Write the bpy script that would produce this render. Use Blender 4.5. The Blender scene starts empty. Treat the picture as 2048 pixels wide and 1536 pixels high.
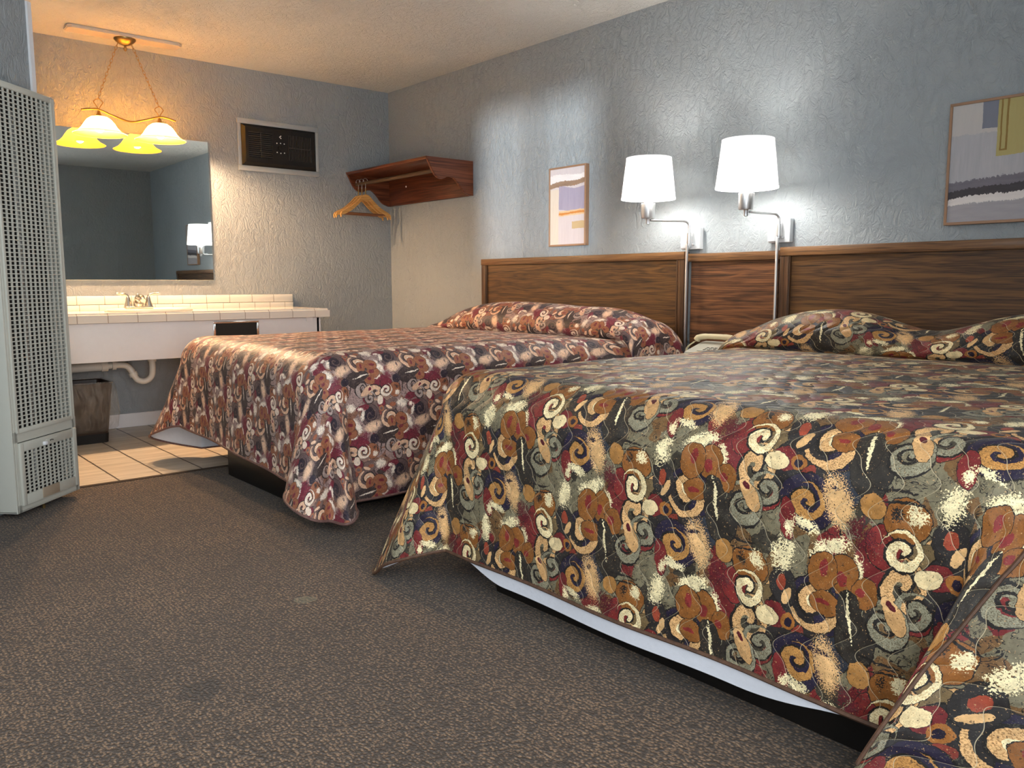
import bpy, bmesh, math, random
import numpy as np
from mathutils import Vector, Matrix
C = bpy.context.scene.collection
PI = math.pi
R45 = math.sqrt(.5)

def srgb(r, g, b, a=1.0):
    f = lambda c: (c/255/12.92) if c/255 <= .04045 else ((c/255+.055)/1.055)**2.4
    return (f(r), f(g), f(b), a)

# ------------------------------------------------------------------ node helpers
class NT:
    """Small helper that writes maths as shader nodes."""
    def __init__(self, name):
        self.m = bpy.data.materials.new(name); self.m.use_nodes = True
        self.t = self.m.node_tree; self.t.nodes.clear()
        self.out = self.t.nodes.new('ShaderNodeOutputMaterial')
    def new(self, typ, **kw):
        n = self.t.nodes.new(typ)
        for k, v in kw.items(): setattr(n, k, v)
        return n
    def put(self, sock, v):
        if hasattr(v, 'is_output') or isinstance(v, bpy.types.NodeSocket): self.t.links.new(v, sock)
        else: sock.default_value = v
    def math(self, op, a, b=None, c=None, clamp=False):
        n = self.new('ShaderNodeMath', operation=op, use_clamp=clamp)
        for i, v in enumerate((a, b, c)):
            if v is not None: self.put(n.inputs[i], v)
        return n.outputs[0]
    def vec(self, op, a, b=None, c=None, scale=None):
        n = self.new('ShaderNodeVectorMath', operation=op)
        for i, v in enumerate((a, b, c)):
            if v is not None: self.put(n.inputs[i], v)
        if scale is not None: self.put(n.inputs['Scale'], scale)
        return n.outputs['Value'] if op in ('DOT_PRODUCT', 'LENGTH', 'DISTANCE') else n.outputs[0]
    def add(self, a, b): return self.math('ADD', a, b)
    def sub(self, a, b): return self.math('SUBTRACT', a, b)
    def mul(self, a, b): return self.math('MULTIPLY', a, b)
    def mad(self, a, b, c): return self.math('MULTIPLY_ADD', a, b, c)
    def lt(self, a, b): return self.math('LESS_THAN', a, b)
    def gt(self, a, b): return self.math('GREATER_THAN', a, b)
    def mix(self, f, a, b, mode='MIX'):
        n = self.new('ShaderNodeMix', data_type='RGBA', blend_type=mode)
        self.put(n.inputs[0], f); self.put(n.inputs[6], a); self.put(n.inputs[7], b)
        return n.outputs[2]
    def noise(self, vec, scale, detail=2, rough=.5, dist=0, color=False, dim='3D'):
        n = self.new('ShaderNodeTexNoise', noise_dimensions=dim)
        self.put(n.inputs['Vector'], vec); n.inputs['Scale'].default_value = scale
        n.inputs['Detail'].default_value = detail; n.inputs['Roughness'].default_value = rough
        n.inputs['Distortion'].default_value = dist
        return n.outputs['Color' if color else 'Fac']
    def voronoi(self, vec, scale, feature='F1', rand=1.0, out='Distance'):
        n = self.new('ShaderNodeTexVoronoi', feature=feature)
        self.put(n.inputs['Vector'], vec); n.inputs['Scale'].default_value = scale
        n.inputs['Randomness'].default_value = rand
        return n.outputs[out]
    def ramp(self, f, stops, interp='LINEAR'):
        n = self.new('ShaderNodeValToRGB'); n.color_ramp.interpolation = interp
        e = n.color_ramp.elements
        while len(e) < len(stops): e.new(.5)
        for i, (p, c) in enumerate(stops): e[i].position = p; e[i].color = c
        self.put(n.inputs[0], f)
        return n.outputs[0]
    def coord(self, which='Object'):
        return self.new('ShaderNodeTexCoord').outputs[which]
    def scaled(self, v, s): return self.vec('MULTIPLY', v, s)
    def xyz(self, v):
        n = self.new('ShaderNodeSeparateXYZ'); self.put(n.inputs[0], v); return n.outputs
    def comb(self, x, y, z=0.0):
        n = self.new('ShaderNodeCombineXYZ')
        for i, v in enumerate((x, y, z)): self.put(n.inputs[i], v)
        return n.outputs[0]
    def bump(self, h, strength=.5, dist=.01, normal=None):
        n = self.new('ShaderNodeBump'); self.put(n.inputs['Height'], h)
        n.inputs['Strength'].default_value = strength; n.inputs['Distance'].default_value = dist
        if normal is not None: self.put(n.inputs['Normal'], normal)
        return n.outputs[0]
    def bsdf(self, color, rough=.5, metal=0.0, normal=None, spec=.5, sheen=0, trans=0, coat=0, emit=None, estr=0, ior=None, alpha=None):
        n = self.new('ShaderNodeBsdfPrincipled')
        self.put(n.inputs['Base Color'], color); self.put(n.inputs['Roughness'], rough)
        self.put(n.inputs['Metallic'], metal); n.inputs['Specular IOR Level'].default_value = spec
        n.inputs['Sheen Weight'].default_value = sheen; n.inputs['Transmission Weight'].default_value = trans
        n.inputs['Coat Weight'].default_value = coat
        if normal is not None: self.put(n.inputs['Normal'], normal)
        if emit is not None:
            self.put(n.inputs['Emission Color'], emit); n.inputs['Emission Strength'].default_value = estr
        if ior: n.inputs['IOR'].default_value = ior
        if alpha is not None: self.put(n.inputs['Alpha'], alpha)
        return n.outputs[0]
    def done(self, shader):
        self.t.links.new(shader, self.out.inputs['Surface']); return self.m

def simple(name, col, rough=.5, metal=0.0, var=.06, scale=30, bump=0.0, **kw):
    n = NT(name); c = n.coord()
    nz = n.noise(c, scale, 3)
    a = tuple(max(0, x*(1-var)) for x in col[:3])+(1,); b = tuple(min(1, x*(1+var)) for x in col[:3])+(1,)
    colr = n.mix(nz, a, b)
    nor = n.bump(nz, bump, .004) if bump else None
    return n.done(n.bsdf(colr, rough, metal, nor, **kw))

# ------------------------------------------------------------------ surfaces
def plaster(name, col, s=1.0, strength=.55):
    n = NT(name); c = n.coord()
    w = n.noise(c, 3.0*s, 2, color=True)
    cw = n.vec('MULTIPLY_ADD', w, (.09, .09, .09), c)
    st = n.scaled(cw, (1, 1, .62))
    a = n.noise(st, 24*s, 5, .62, .9)
    ridge = n.math('ABSOLUTE', n.sub(a, .5))
    ridge = n.math('SMOOTH_MIN', n.mul(ridge, 7.0), 1.0, .35)
    patch = n.math('MULTIPLY', n.noise(c, 2.2*s, 2), 1.3, clamp=True)
    fine = n.noise(c, 150*s, 3, .6)
    scr = n.noise(n.scaled(cw, (26*s, 26*s, 5*s)), 1.0, 2, .5, 1.2)
    h = n.mad(n.sub(1.0, ridge), patch, n.mul(fine, .22))
    h = n.mad(n.gt(scr, .66), .35, h)
    nz = n.noise(c, 1.3, 3)
    colr = n.mix(nz, tuple(x*.95 for x in col[:3])+(1,), tuple(min(1, x*1.05) for x in col[:3])+(1,))
    return n.done(n.bsdf(colr, .62, 0, n.bump(h, strength, .006), spec=.2))

def carpet_mat():
    n = NT('carpet_loop_pile'); c = n.coord()
    wz = n.noise(c, 14, 2, color=True)
    cw = n.vec('MULTIPLY_ADD', wz, (.006, .006, 0), c)
    rows = n.math('SINE', n.mul(n.xyz(cw)[1], 2*PI/.0115))
    v = n.voronoi(n.scaled(cw, (1, 1.25, 1)), 125)
    tuft = n.noise(n.scaled(c, (90, 190, 90)), 1.0, 3, .65)
    h = n.mad(rows, .055, n.mad(n.sub(1.0, v), .60, tuft))
    fac = n.mad(n.sub(h, 1.1), 1.15, .45)
    fac = n.mad(n.noise(c, 2.0, 3), .25, n.sub(fac, .12))
    col = n.ramp(fac, [(.08, srgb(50, 38, 27)), (.42, srgb(142, 114, 86)), (.72, srgb(198, 168, 134)), (1, srgb(236, 212, 180))])
    # seams between pile rows, every 9 cm or so
    lines = n.math('ABSOLUTE', n.math('WRAP', n.xyz(cw)[1], .05, -.05))
    lm = n.mul(n.lt(lines, .0028), n.gt(n.noise(n.scaled(c, (3, 9, 1)), 1.0, 2), .47))
    col = n.mix(n.mul(lm, .45), col, srgb(36, 29, 23))
    # stains: a dark one and a pale one
    p = n.noise(c, 22, 2)
    d1 = n.add(n.vec('DISTANCE', c, (3.92, -3.0, 0)), n.mul(p, .05))
    col = n.mix(n.mul(n.lt(d1, .075), .62), col, srgb(30, 24, 18))
    d2 = n.add(n.vec('DISTANCE', c, (3.56, -2.56, 0)), n.mul(p, .05))
    col = n.mix(n.mul(n.lt(d2, .055), .35), col, srgb(120, 124, 104))
    return n.done(n.bsdf(col, .88, 0, n.bump(h, .9, .006), spec=.28, sheen=.15))

def tile_floor_mat():
    n = NT('streaked_floor_tile'); c = n.coord(); x, y, z = n.xyz(c)
    st = n.noise(n.scaled(c, (26, 2.2, 1)), 1.0, 4, .6, .4)
    fine = n.noise(n.scaled(c, (120, 6, 1)), 1.0, 2)
    col = n.ramp(n.mad(fine, .3, n.mul(st, .85)), [(.25, srgb(158, 148, 134)), (.5, srgb(188, 178, 162)), (.72, srgb(214, 204, 188))])
    wob = n.mul(n.sub(n.noise(c, 9, 2), .5), .006)
    gy = n.math('ABSOLUTE', n.math('WRAP', n.add(n.add(y, 2.545), wob), .1, -.1))
    gx = n.math('ABSOLUTE', n.math('WRAP', n.add(x, .06), .30, -.30))
    g1 = n.lt(gy, .0045); g2 = n.lt(gx, .0025)
    col = n.mix(n.mul(g2, .35), col, srgb(120, 108, 94))
    col = n.mix(g1, col, srgb(62, 50, 40))
    h = n.mad(g1, -1.0, n.mul(st, .2))
    return n.done(n.bsdf(col, .38, 0, n.bump(h, .5, .004)))

def wood_mat(name, dark, mid, light, axis=0, scale=1.0, rough=.42, knots=True):
    n = NT(name); c = n.coord()
    s = [15*scale]*3; s[axis] = .75*scale
    cw = n.vec('MULTIPLY_ADD', n.noise(c, 2.3*scale, 2, color=True), (.03, .03, .05), c)
    big = n.noise(n.scaled(cw, tuple(s)), 1.0, 3, .5, .5)
    rings = n.math('FRACT', n.mul(big, 5.0))
    rings = n.math('ABSOLUTE', n.mad(rings, 2.0, -1.0))
    s2 = [170*scale]*3; s2[axis] = 4*scale
    fine = n.noise(n.scaled(c, tuple(s2)), 1.0, 3, .6)
    f = n.mad(fine, .72, n.mad(rings, .20, n.mul(big, .24)))
    col = n.ramp(f, [(.36, dark), (.53, mid), (.74, light)])
    return n.done(n.bsdf(col, rough, 0, n.bump(fine, .12, .002), spec=.4, coat=.05))

MOTIFS = [(1.4825, 0.2523, 0.0318, 0.0614, 10, 'ell', 'maroon'),
(1.5047, 0.2085, 0.0308, 0.0424, 0, 'ell', 'red'),
(1.57, 0.3237, 0.0359, 0.0351, 0, 'ell', 'red'),
(1.4241, 0.094, 0.0381, 0.0591, 0, 'ell', 'slate'),
(1.3839, 0.0296, 0.0677, 0.0574, 0, 'ell', 'navy'),
(1.4648, 0.0557, 0.0438, 0.072, -8, 'ell', 'char'),
(1.5426, 0.1527, 0.043, 0.0395, 0, 'ell', 'ochre'),
(1.6021, 0.2201, 0.0337, 0.059, 15, 'ell', 'tan'),
(1.2867, 0.053, 0.059, 0.0291, 10, 'ell', 'olive'),
(1.3214, 0.0923, 0.0598, 0.0621, 0, 'ell', 'char2'),
(1.2311, 0.1435, 0.0389, 0.0337, 0, 'ell', 'char3'),
(1.2878, 0.0781, 0.0262, 0.0259, 0, 'ell', 'maroon'),
(1.3396, 0.1069, 0.0153, 0.0243, 20, 'ell', 'rust'),
(1.3482, 0.1553, 0.0592, 0.0555, 10, 'ell', 'navy'),
(1.3462, 0.1558, 0.0349, 0.0329, 0, 'spi:1:1.2:0.55:0.1', 'tan2'),
(1.3744, 0.0312, 0.0472, 0.0497, 0, 'spi:-1:1.25:0.5:0.35', 'tan'),
(1.3758, 0.0245, 0.0155, 0.015, 0, 'ell', 'cream'),
(1.544, 0.2709, 0.0393, 0.0465, 20, 'spi:1:1.15:0.5:0.2', 'tan'),
(1.5387, 0.208, 0.0331, 0.035, 0, 'spi:1:1.3:0.52:0.15', 'cream'),
(1.2559, 0.1501, 0.0341, 0.0318, 0, 'spi:-1:1.4:0.5:0.5', 'grey'),
(1.2034, 0.1936, 0.04, 0.043, 0, 'spi:1:1.3:0.5:0.2', 'grey'),
(1.2039, 0.1959, 0.0228, 0.0167, 0, 'ring', 'char'),
(1.623, 0.1771, 0.0312, 0.0413, -15, 'ell', 'char2'),
(1.6203, 0.171, 0.0113, 0.0182, 0, 'ell', 'rust'),
(1.6341, 0.1948, 0.0084, 0.0214, 25, 'ell', 'tan'),
(1.6358, 0.2433, 0.0163, 0.0167, 0, 'ell', 'ochre'),
(1.636, 0.2441, 0.0085, 0.0096, 0, 'ell', 'navy'),
(1.5365, 0.3337, 0.0178, 0.0375, -30, 'ell', 'tan'),
(1.5254, 0.3128, 0.0147, 0.0134, 20, 'ell', 'tan'),
(1.5287, 0.3136, 0.0064, 0.0108, -40, 'ell', 'maroon'),
(1.4024, 0.235, 0.0595, 0.0224, -25, 'spk', 'cream'),
(1.459, 0.2652, 0.0155, 0.0384, -10, 'spk', 'cream'),
(1.6182, 0.1096, 0.028, 0.0474, 10, 'spk', 'cream'),
(1.4111, 0.1422, 0.028, 0.0548, -18, 'spk2', 'tan'),
(1.4336, 0.2808, 0.0292, 0.0396, 0, 'ell', 'ochre'),
(1.477, 0.3078, 0.0261, 0.0302, 0, 'ell', 'ochre'),
(1.3886, 0.2845, 0.0328, 0.0404, 15, 'ell', 'ochre'),
(1.399, 0.3476, 0.0329, 0.0248, 0, 'ell', 'ochre'),
(1.4304, 0.2896, 0.0098, 0.0151, 0, 'ell', 'red2'),
(1.4688, 0.3086, 0.0095, 0.0093, 0, 'ell', 'red2'),
(1.3902, 0.276, 0.0094, 0.0177, 10, 'ell', 'red2'),
(1.3934, 0.3474, 0.0159, 0.0057, 0, 'ell', 'red2'),
(1.4504, 0.3561, 0.0249, 0.0468, -12, 'ell', 'char'),
(1.4509, 0.358, 0.0046, 0.0562, -10, 'rag', 'cream'),
(1.4631, 0.1954, 0.0387, 0.0451, -25, 'spk', 'maroon'),
(1.3073, 0.1977, 0.0173, 0.0411, -10, 'ell', 'red2'),
(1.3134, 0.2152, 0.0138, 0.0206, 0, 'spk', 'cream'),
(1.4781, 0.1384, 0.0231, 0.0249, 0, 'ell', 'tan2'),
(1.5159, 0.1041, 0.0421, 0.0029, 2, 'ell', 'char'),
(1.5322, 0.1214, 0.0397, 0.0024, -5, 'ell', 'char'),
(1.59, 0.2489, 0.0255, 0.0188, -10, 'ell', 'cream'),
(1.5598, 0.1377, 0.021, 0.022, 0, 'spk', 'cream'),
(1.5234, 0.1413, 0.0172, 0.019, 0, 'spk', 'char'),
(1.3456, 0.2023, 0.0399, 0.0135, 15, 'spk', 'cream'),
(1.4, 0.1189, 0.0186, 0.0086, 0, 'spk', 'navy')]
FP, FH = .318, .326
def lat(u, v): return (u/FP, v/FH - u/(2*FP))

def fabric_mat(name, pal, k=1.0, quilt=False, off=(0, 0), flip=1):
    """Printed scroll fabric. UV is in metres along the cloth; motifs sit on a half-drop lattice."""
    n = NT(name)
    uvn = n.new('ShaderNodeUVMap', uv_map='cloth').outputs[0]
    uv0 = n.vec('MULTIPLY_ADD', uvn, (flip/k, 1/k, 0), (off[0], off[1], 0))
    wa = n.noise(uv0, 16, 2, color=True); wb = n.noise(uv0, 110, 3, .65, color=True)
    uv = n.vec('MULTIPLY_ADD', wa, (.022, .022, 0), n.vec('MULTIPLY_ADD', wb, (.0085, .0085, 0), n.vec('ADD', uv0, (-.0152, -.0152, 0))))
    f1 = n.noise(uv0, 330, 2, .6); f2 = n.noise(uv0, 210, 1, .5); blotch = n.noise(uv0, 42, 3, .6)
    ragv = n.mad(f1, .42, n.mad(f2, .28, n.mul(blotch, .30)))
    # lattice coordinates
    L = n.comb(n.vec('DOT_PRODUCT', uv, (1/FP, 0, 0)), n.vec('DOT_PRODUCT', uv, (-1/(2*FP), 1/FH, 0)))
    col = n.mix(n.mul(blotch, .9), pal['bg'], pal['bg2'])
    cell = n.voronoi(n.vec('MULTIPLY', uv, (1, .8, 1)), 24, out='Color')
    cr_ = n.xyz(cell)
    col = n.mix(n.gt(cr_[0], .70), col, n.mix(blotch, pal['ochre_b'], pal['olive']))
    col = n.mix(n.gt(cr_[1], .93), col, n.mix(blotch, pal['char'], pal['char3']))
    col = n.mix(n.gt(cr_[2], .90), col, n.mix(blotch, pal['maroon'], pal['red']))
    vein = n.math('ABSOLUTE', n.sub(n.noise(uv0, 30, 3, .6, 1.0), .5))
    col = n.mix(n.lt(vein, .012), col, pal['char'])
    for (cu, cv, rx, ry, rot, kind, cname) in MOTIFS:
        lc = lat(cu, cv)
        d = n.vec('WRAP', n.vec('SUBTRACT', L, (lc[0], lc[1], 0)), (.5, .5, .5), (-.5, -.5, -.5))
        a = math.radians(rot); ca, sa = math.cos(a), math.sin(a)
        A = ((ca*FP + sa*.5*FH)/rx, sa*FH/rx, 0); B = ((-sa*FP + ca*.5*FH)/ry, ca*FH/ry, 0)
        x = n.vec('DOT_PRODUCT', d, A); y = n.vec('DOT_PRODUCT', d, B)
        r2 = n.mad(x, x, n.mul(y, y))
        c1 = pal[cname]
        if kind.startswith('spi'): x, y = n.mul(x, .84), n.mul(y, .84); r2 = n.mul(r2, .7056)
        if kind == 'ell':
            big = rx*ry > 3e-4
            if big:
                col = n.mix(n.lt(r2, 1.10), col, pal['char'])
                col = n.mix(n.lt(r2, 1.0), col, n.mix(n.mul(f1 if cname in ('tan', 'cream', 'ochre') else blotch, .8), c1, pal[cname+'_b'] if cname+'_b' in pal else pal['bg']))
            else:
                col = n.mix(n.lt(r2, 1.0), col, c1)
        elif kind.startswith('spi'):
            _, hand, turns, w, ph = kind.split(':'); hand, turns, w, ph = float(hand), float(turns)*1.05, float(w)+.06, float(ph)
            r = n.math('SQRT', r2)
            th = n.mul(n.math('ARCTAN2', y, x), hand/(2*PI))
            p = n.math('FRACT', n.mad(r, turns, n.add(th, ph)))
            inside = n.lt(r2, 1.0)
            rim = n.mul(inside, n.lt(p, w+.16))
            col = n.mix(rim, col, pal['char'])
            body = n.mul(n.lt(r2, .93), n.lt(n.math('ABSOLUTE', n.sub(p, w*.5)), w*.5))
            col = n.mix(body, col, n.mix(n.mul(n.gt(f1, .53), .75), c1, pal[cname+'_b'] if cname+'_b' in pal else pal['bg']))
        elif kind == 'ring':
            col = n.mix(n.mul(n.lt(r2, 1.0), n.gt(r2, .45)), col, c1)
        elif kind == 'rag':
            col = n.mix(n.gt(n.mad(r2, -.30, n.mad(f2, .8, n.mul(blotch, .3))), .36), col, c1)
        elif kind == 'spk':
            col = n.mix(n.gt(n.mad(r2, -.16, ragv), .425 if cname == 'cream' else .45), col, c1)
        elif kind == 'spk2':
            col = n.mix(n.gt(n.mad(r2, -.20, f1), .34), col, c1)
    # dry-brush mottling of the print
    col = n.mix(n.mul(n.gt(n.mad(f1, .6, n.mul(blotch, .4)), .60), .30), col, pal['bg'])
    tone = n.mad(n.noise(uv0, 75, 3, .7), 1.3, .38)
    col = n.mix(1.0, col, n.comb(tone, tone, tone), 'MULTIPLY')
    col = n.mix(n.mul(n.gt(n.noise(uv0, 150, 2, .7), .63), .7), col, pal['char'])
    col = n.mix(n.mul(n.gt(n.noise(n.vec('ADD', uv0, (3.1, 1.7, 0)), 190, 2, .7), .665), .6), col, pal['tan'])
    nor = None
    weave = n.noise(uvn, 900, 1)
    if quilt:
        uq = n.xyz(uvn); u, v = uq[0], uq[1]
        S, T, A = .060, .140, .024
        t = n.mad(u, 9.0, n.mul(v, 2*PI/T))
        sn = n.mul(n.mad(n.math('SINE', n.mul(t, 2.0)), .38, n.math('SINE', t)), A)
        jit = n.mul(n.sub(n.noise(uvn, 9, 1), .5), .014)
        lm = n.math('ABSOLUTE', n.math('WRAP', n.add(n.add(u, sn), jit), S/2, -S/2))
        col = n.mix(n.mul(n.lt(lm, .00055), .75), col, pal['thread'])
        puff = n.math('POWER', n.math('MINIMUM', n.mul(lm, 1/.030), 1.0), .5)
        crum = n.noise(uvn, 28, 3, .55)
        h = n.mad(crum, .6, puff)
        nor = n.bump(h, .5, .009)
        nor = n.bump(weave, .08, .0015, nor)
    else:
        crum = n.noise(n.scaled(uvn, (1, 1, 1)), 17, 3, .5, .5)
        nor = n.bump(crum, .55, .012)
        nor = n.bump(weave, .08, .0015, nor)
    return n.done(n.bsdf(col, .5, 0, nor, spec=.25, sheen=.05))

def painting_mat(name, w, h, items, base, base2):
    """Abstract brushed canvas, coordinates 0..1 across and 0..1 down, z local axis up."""
    n = NT(name); c = n.coord('UV')
    wob = n.noise(c, 5, 3, .6, color=True)
    cw = n.vec('MULTIPLY_ADD', wob, (.03, .03, 0), n.vec('ADD', c, (-.015, -.015, 0)))
    br = n.noise(n.scaled(cw, (22, 3, 1)), 1.0, 4, .6)
    brh = n.noise(n.scaled(cw, (3, 30, 1)), 1.0, 4, .6)
    rag = n.mul(n.sub(n.noise(c, 38, 3, .7), .5), .05)
    X, Y, _ = n.xyz(cw)
    col = n.mix(br, base, base2)
    for it in items:
        (x0, x1, y0, y1, c0, c1, slope, curve, rg, hor) = it
        yy = n.mad(X, -slope, Y)
        if curve: yy = n.mad(n.math('SINE', n.mul(X, PI*2.0)), curve, yy)
        if rg: yy = n.mad(rag, rg, yy)
        xx = n.mad(rag, rg*.5, X) if rg else X
        m = n.mul(n.mul(n.gt(xx, x0), n.lt(xx, x1)), n.mul(n.gt(yy, y0), n.lt(yy, y1)))
        col = n.mix(m, col, n.mix(brh if hor else br, c0, c1))
    return n.done(n.bsdf(col, .6, 0, n.bump(br, .15, .002)))
# ------------------------------------------------------------------ mesh helpers
class B:
    def __init__(self): self.bm = bmesh.new()
    def box(self, x0, x1, y0, y1, z0, z1, bev=0.0, seg=2):
        g = bmesh.ops.create_cube(self.bm, size=1)
        vs = g['verts']
        for v in vs:
            v.co = Vector(((x0+x1)/2+v.co.x*(x1-x0), (y0+y1)/2+v.co.y*(y1-y0), (z0+z1)/2+v.co.z*(z1-z0)))
        if bev > 0:
            es = list({e for v in vs for e in v.link_edges})
            bmesh.ops.bevel(self.bm, geom=es, offset=bev, segments=seg, profile=.5, affect='EDGES')
        return self
    def prism(self, pts, axis, a0, a1, bev=0.0):
        """polygon in the two other axes (cyclic order), extruded along axis"""
        o = [i for i in range(3) if i != axis]
        def mk(p, a):
            co = [0, 0, 0]; co[o[0]], co[o[1]] = p; co[axis] = a; return self.bm.verts.new(co)
        v0 = [mk(p, a0) for p in pts]; v1 = [mk(p, a1) for p in pts]
        fs = [self.bm.faces.new(v0), self.bm.faces.new(v1[::-1])]
        k = len(pts)
        for i in range(k): fs.append(self.bm.faces.new((v0[i], v1[i], v1[(i+1) % k], v0[(i+1) % k])))
        bmesh.ops.recalc_face_normals(self.bm, faces=fs)
        if bev > 0:
            es = list(fs[0].edges)+list(fs[1].edges)
            bmesh.ops.bevel(self.bm, geom=es, offset=bev, segments=2, affect='EDGES')
        return self
    def ribbon(self, up, low, axis, a0, a1, bev=0.0):
        o = [i for i in range(3) if i != axis]
        def mk(p, a):
            co = [0, 0, 0]; co[o[0]], co[o[1]] = p[0], p[1]; co[axis] = a; return self.bm.verts.new(co)
        R = [[mk(u, a0), mk(u, a1), mk(l, a1), mk(l, a0)] for u, l in zip(up, low)]; fs = []
        for a, c in zip(R, R[1:]):
            for i in range(4): fs.append(self.bm.faces.new((a[i], a[(i+1) % 4], c[(i+1) % 4], c[i])))
        fs.append(self.bm.faces.new(R[0])); fs.append(self.bm.faces.new(R[-1][::-1]))
        bmesh.ops.recalc_face_normals(self.bm, faces=fs)
        return self
    def lathe(self, prof, loc=(0, 0, 0), axis='Z', seg=32, closed=False, sx=1.0, sy=1.0):
        L = Vector(loc); rings = []
        for r, h in prof:
            ring = []
            for i in range(seg):
                t = 2*PI*i/seg; a, b = r*math.cos(t)*sx, r*math.sin(t)*sy
                p = {'Z': (a, b, h), 'X': (h, a, b), 'Y': (a, h, b)}[axis]
                ring.append(self.bm.verts.new(L+Vector(p)))
            rings.append(ring)
        fs = []
        for j in range(len(rings)-1):
            for i in range(seg):
                fs.append(self.bm.faces.new((rings[j][i], rings[j][(i+1) % seg], rings[j+1][(i+1) % seg], rings[j+1][i])))
        if closed:
            fs.append(self.bm.faces.new(rings[0][::-1])); fs.append(self.bm.faces.new(rings[-1]))
        bmesh.ops.recalc_face_normals(self.bm, faces=fs)
        return self
    def tube(self, pts, r, seg=10, cyc=False, flat=1.0):
        P = [Vector(p) for p in pts]; k = len(P); rings = []
        up = Vector((0, 0, 1)); prev = None
        for i in range(k):
            if cyc: t = P[(i+1) % k]-P[i-1]
            else: t = P[min(i+1, k-1)]-P[max(i-1, 0)]
            t = t.normalized() if t.length > 1e-9 else Vector((0, 0, 1))
            if prev is None:
                s = t.cross(up) if abs(t.dot(up)) < .95 else t.cross(Vector((1, 0, 0)))
            else: s = prev-t*prev.dot(t)
            s.normalize(); prev = s; q = t.cross(s)
            rr = r[i] if isinstance(r, (list, tuple)) else r
            rings.append([self.bm.verts.new(P[i]+s*(rr*math.cos(2*PI*j/seg))+q*(rr*flat*math.sin(2*PI*j/seg))) for j in range(seg)])
        fs = []
        for i in range(k if cyc else k-1):
            a, b = rings[i], rings[(i+1) % k]
            for j in range(seg): fs.append(self.bm.faces.new((a[j], a[(j+1) % seg], b[(j+1) % seg], b[j])))
        if not cyc:
            fs.append(self.bm.faces.new(rings[0][::-1])); fs.append(self.bm.faces.new(rings[-1]))
        bmesh.ops.recalc_face_normals(self.bm, faces=fs)
        return self
    def sphere(self, c, r, sx=1, sy=1, sz=1, seg=20):
        g = bmesh.ops.create_uvsphere(self.bm, u_segments=seg, v_segments=seg//2, radius=r)
        for v in g['verts']: v.co = Vector((v.co.x*sx+c[0], v.co.y*sy+c[1], v.co.z*sz+c[2]))
        return self
    def shift(self, d):
        for v in self.bm.verts: v.co += Vector(d)
        return self
    def make(self, name, mat, parent=None, smooth=True, ang=40):
        me = bpy.data.meshes.new(name); self.bm.to_mesh(me); self.bm.free()
        me.materials.append(mat)
        if smooth:
            me.polygons.foreach_set('use_smooth', [True]*len(me.polygons))
            me.set_sharp_from_angle(angle=math.radians(ang))
        o = bpy.data.objects.new(name, me); C.objects.link(o)
        if parent: o.parent = parent
        return o

def bez(pts, n=10):
    """Catmull-Rom through points"""
    P = [Vector(p) for p in pts]; P = [2*P[0]-P[1]]+P+[2*P[-1]-P[-2]]; out = []
    for i in range(1, len(P)-2):
        for j in range(n):
            t = j/n
            out.append(.5*((2*P[i])+(P[i+1]-P[i-1])*t+(2*P[i-1]-5*P[i]+4*P[i+1]-P[i+2])*t*t+(-P[i-1]+3*P[i]-3*P[i+1]+P[i+2])*t**3))
    out.append(P[-2]); return out

def tag(o, label, cat, group=None):
    o['label'] = label; o['category'] = cat
    if group: o['group'] = group
    return o
def thing(name, label, cat, loc, rotz=0, group=None):
    o = bpy.data.objects.new(name, None); C.objects.link(o)
    o.empty_display_size = .1; o.location = loc; o.rotation_euler = (0, 0, rotz)
    return tag(o, label, cat, group)
def struct(name, b, mat, parent=None):
    o = b.make(name, mat, parent, smooth=False)
    if not parent: o['kind'] = 'structure'
    return o
def rel(b, root):           # world coordinates -> local to an unrotated root
    return b.shift((-root.location.x, -root.location.y, -root.location.z))
def copy_tree(o, parent=None):
    c = o.copy(); C.objects.link(c)
    if parent: c.parent = parent
    for ch in list(o.children): copy_tree(ch, c)
    return c

# ---- scene constants
LAMP_SHADE_E = .32; LAMP_BULB = 72; CH_SHADE_E = 0; CH_BULB = 1150
SKY = .3; P_W1 = 7; P_W2 = 7; P_D1 = 26; SUN = 1.25; EXPO = 1.42
TRIM_T = .05; TRIM_Z = 2.14; BUILD_BEDS = True
CAM = dict(c=[5.776351, -3.624373, 0.940314], r=[0.647419, 0.762132, -0.001843], u=[-0.090666, 0.079421, 0.992709], f=[-0.756722, 0.642532, -0.120518])
CAM['f_px'] = 1648.754264
# ------------------------------------------------------------------ materials
M = {}
M['wall'] = plaster('blue_grey_knockdown_plaster', srgb(153, 160, 164), 1.0, .8)
M['ceil'] = plaster('off_white_ceiling_plaster', srgb(226, 226, 222), 1.0, .95)
M['carpet'] = carpet_mat(); M['tilefloor'] = tile_floor_mat()
M['white'] = simple('white_paint', srgb(226, 228, 232), .42, var=.03)
M['shade_dark'] = simple('black_laminate', srgb(20, 18, 17), .35, var=.2)
M['ticking'] = simple('white_ticking', srgb(214, 216, 220), .8, var=.04, bump=.1)
M['lining'] = simple('white_quilted_lining', srgb(206, 208, 216), .8, var=.06, scale=60, bump=.35)
M['heater'] = simple('putty_enamel', srgb(192, 192, 182), .36, var=.02)
M['heater_tag'] = simple('tan_metal_tag', srgb(176, 160, 140), .4, .2, var=.15)
M['dark'] = simple('dark_cavity', srgb(34, 32, 30), .8)
M['flue'] = simple('galvanised_flue', srgb(170, 172, 172), .3, 1.0, var=.1)
M['chrome'] = simple('chrome', srgb(215, 215, 215), .16, 1.0, var=.02)
M['nickel'] = simple('satin_nickel', srgb(205, 206, 208), .34, .9, var=.03)
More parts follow.
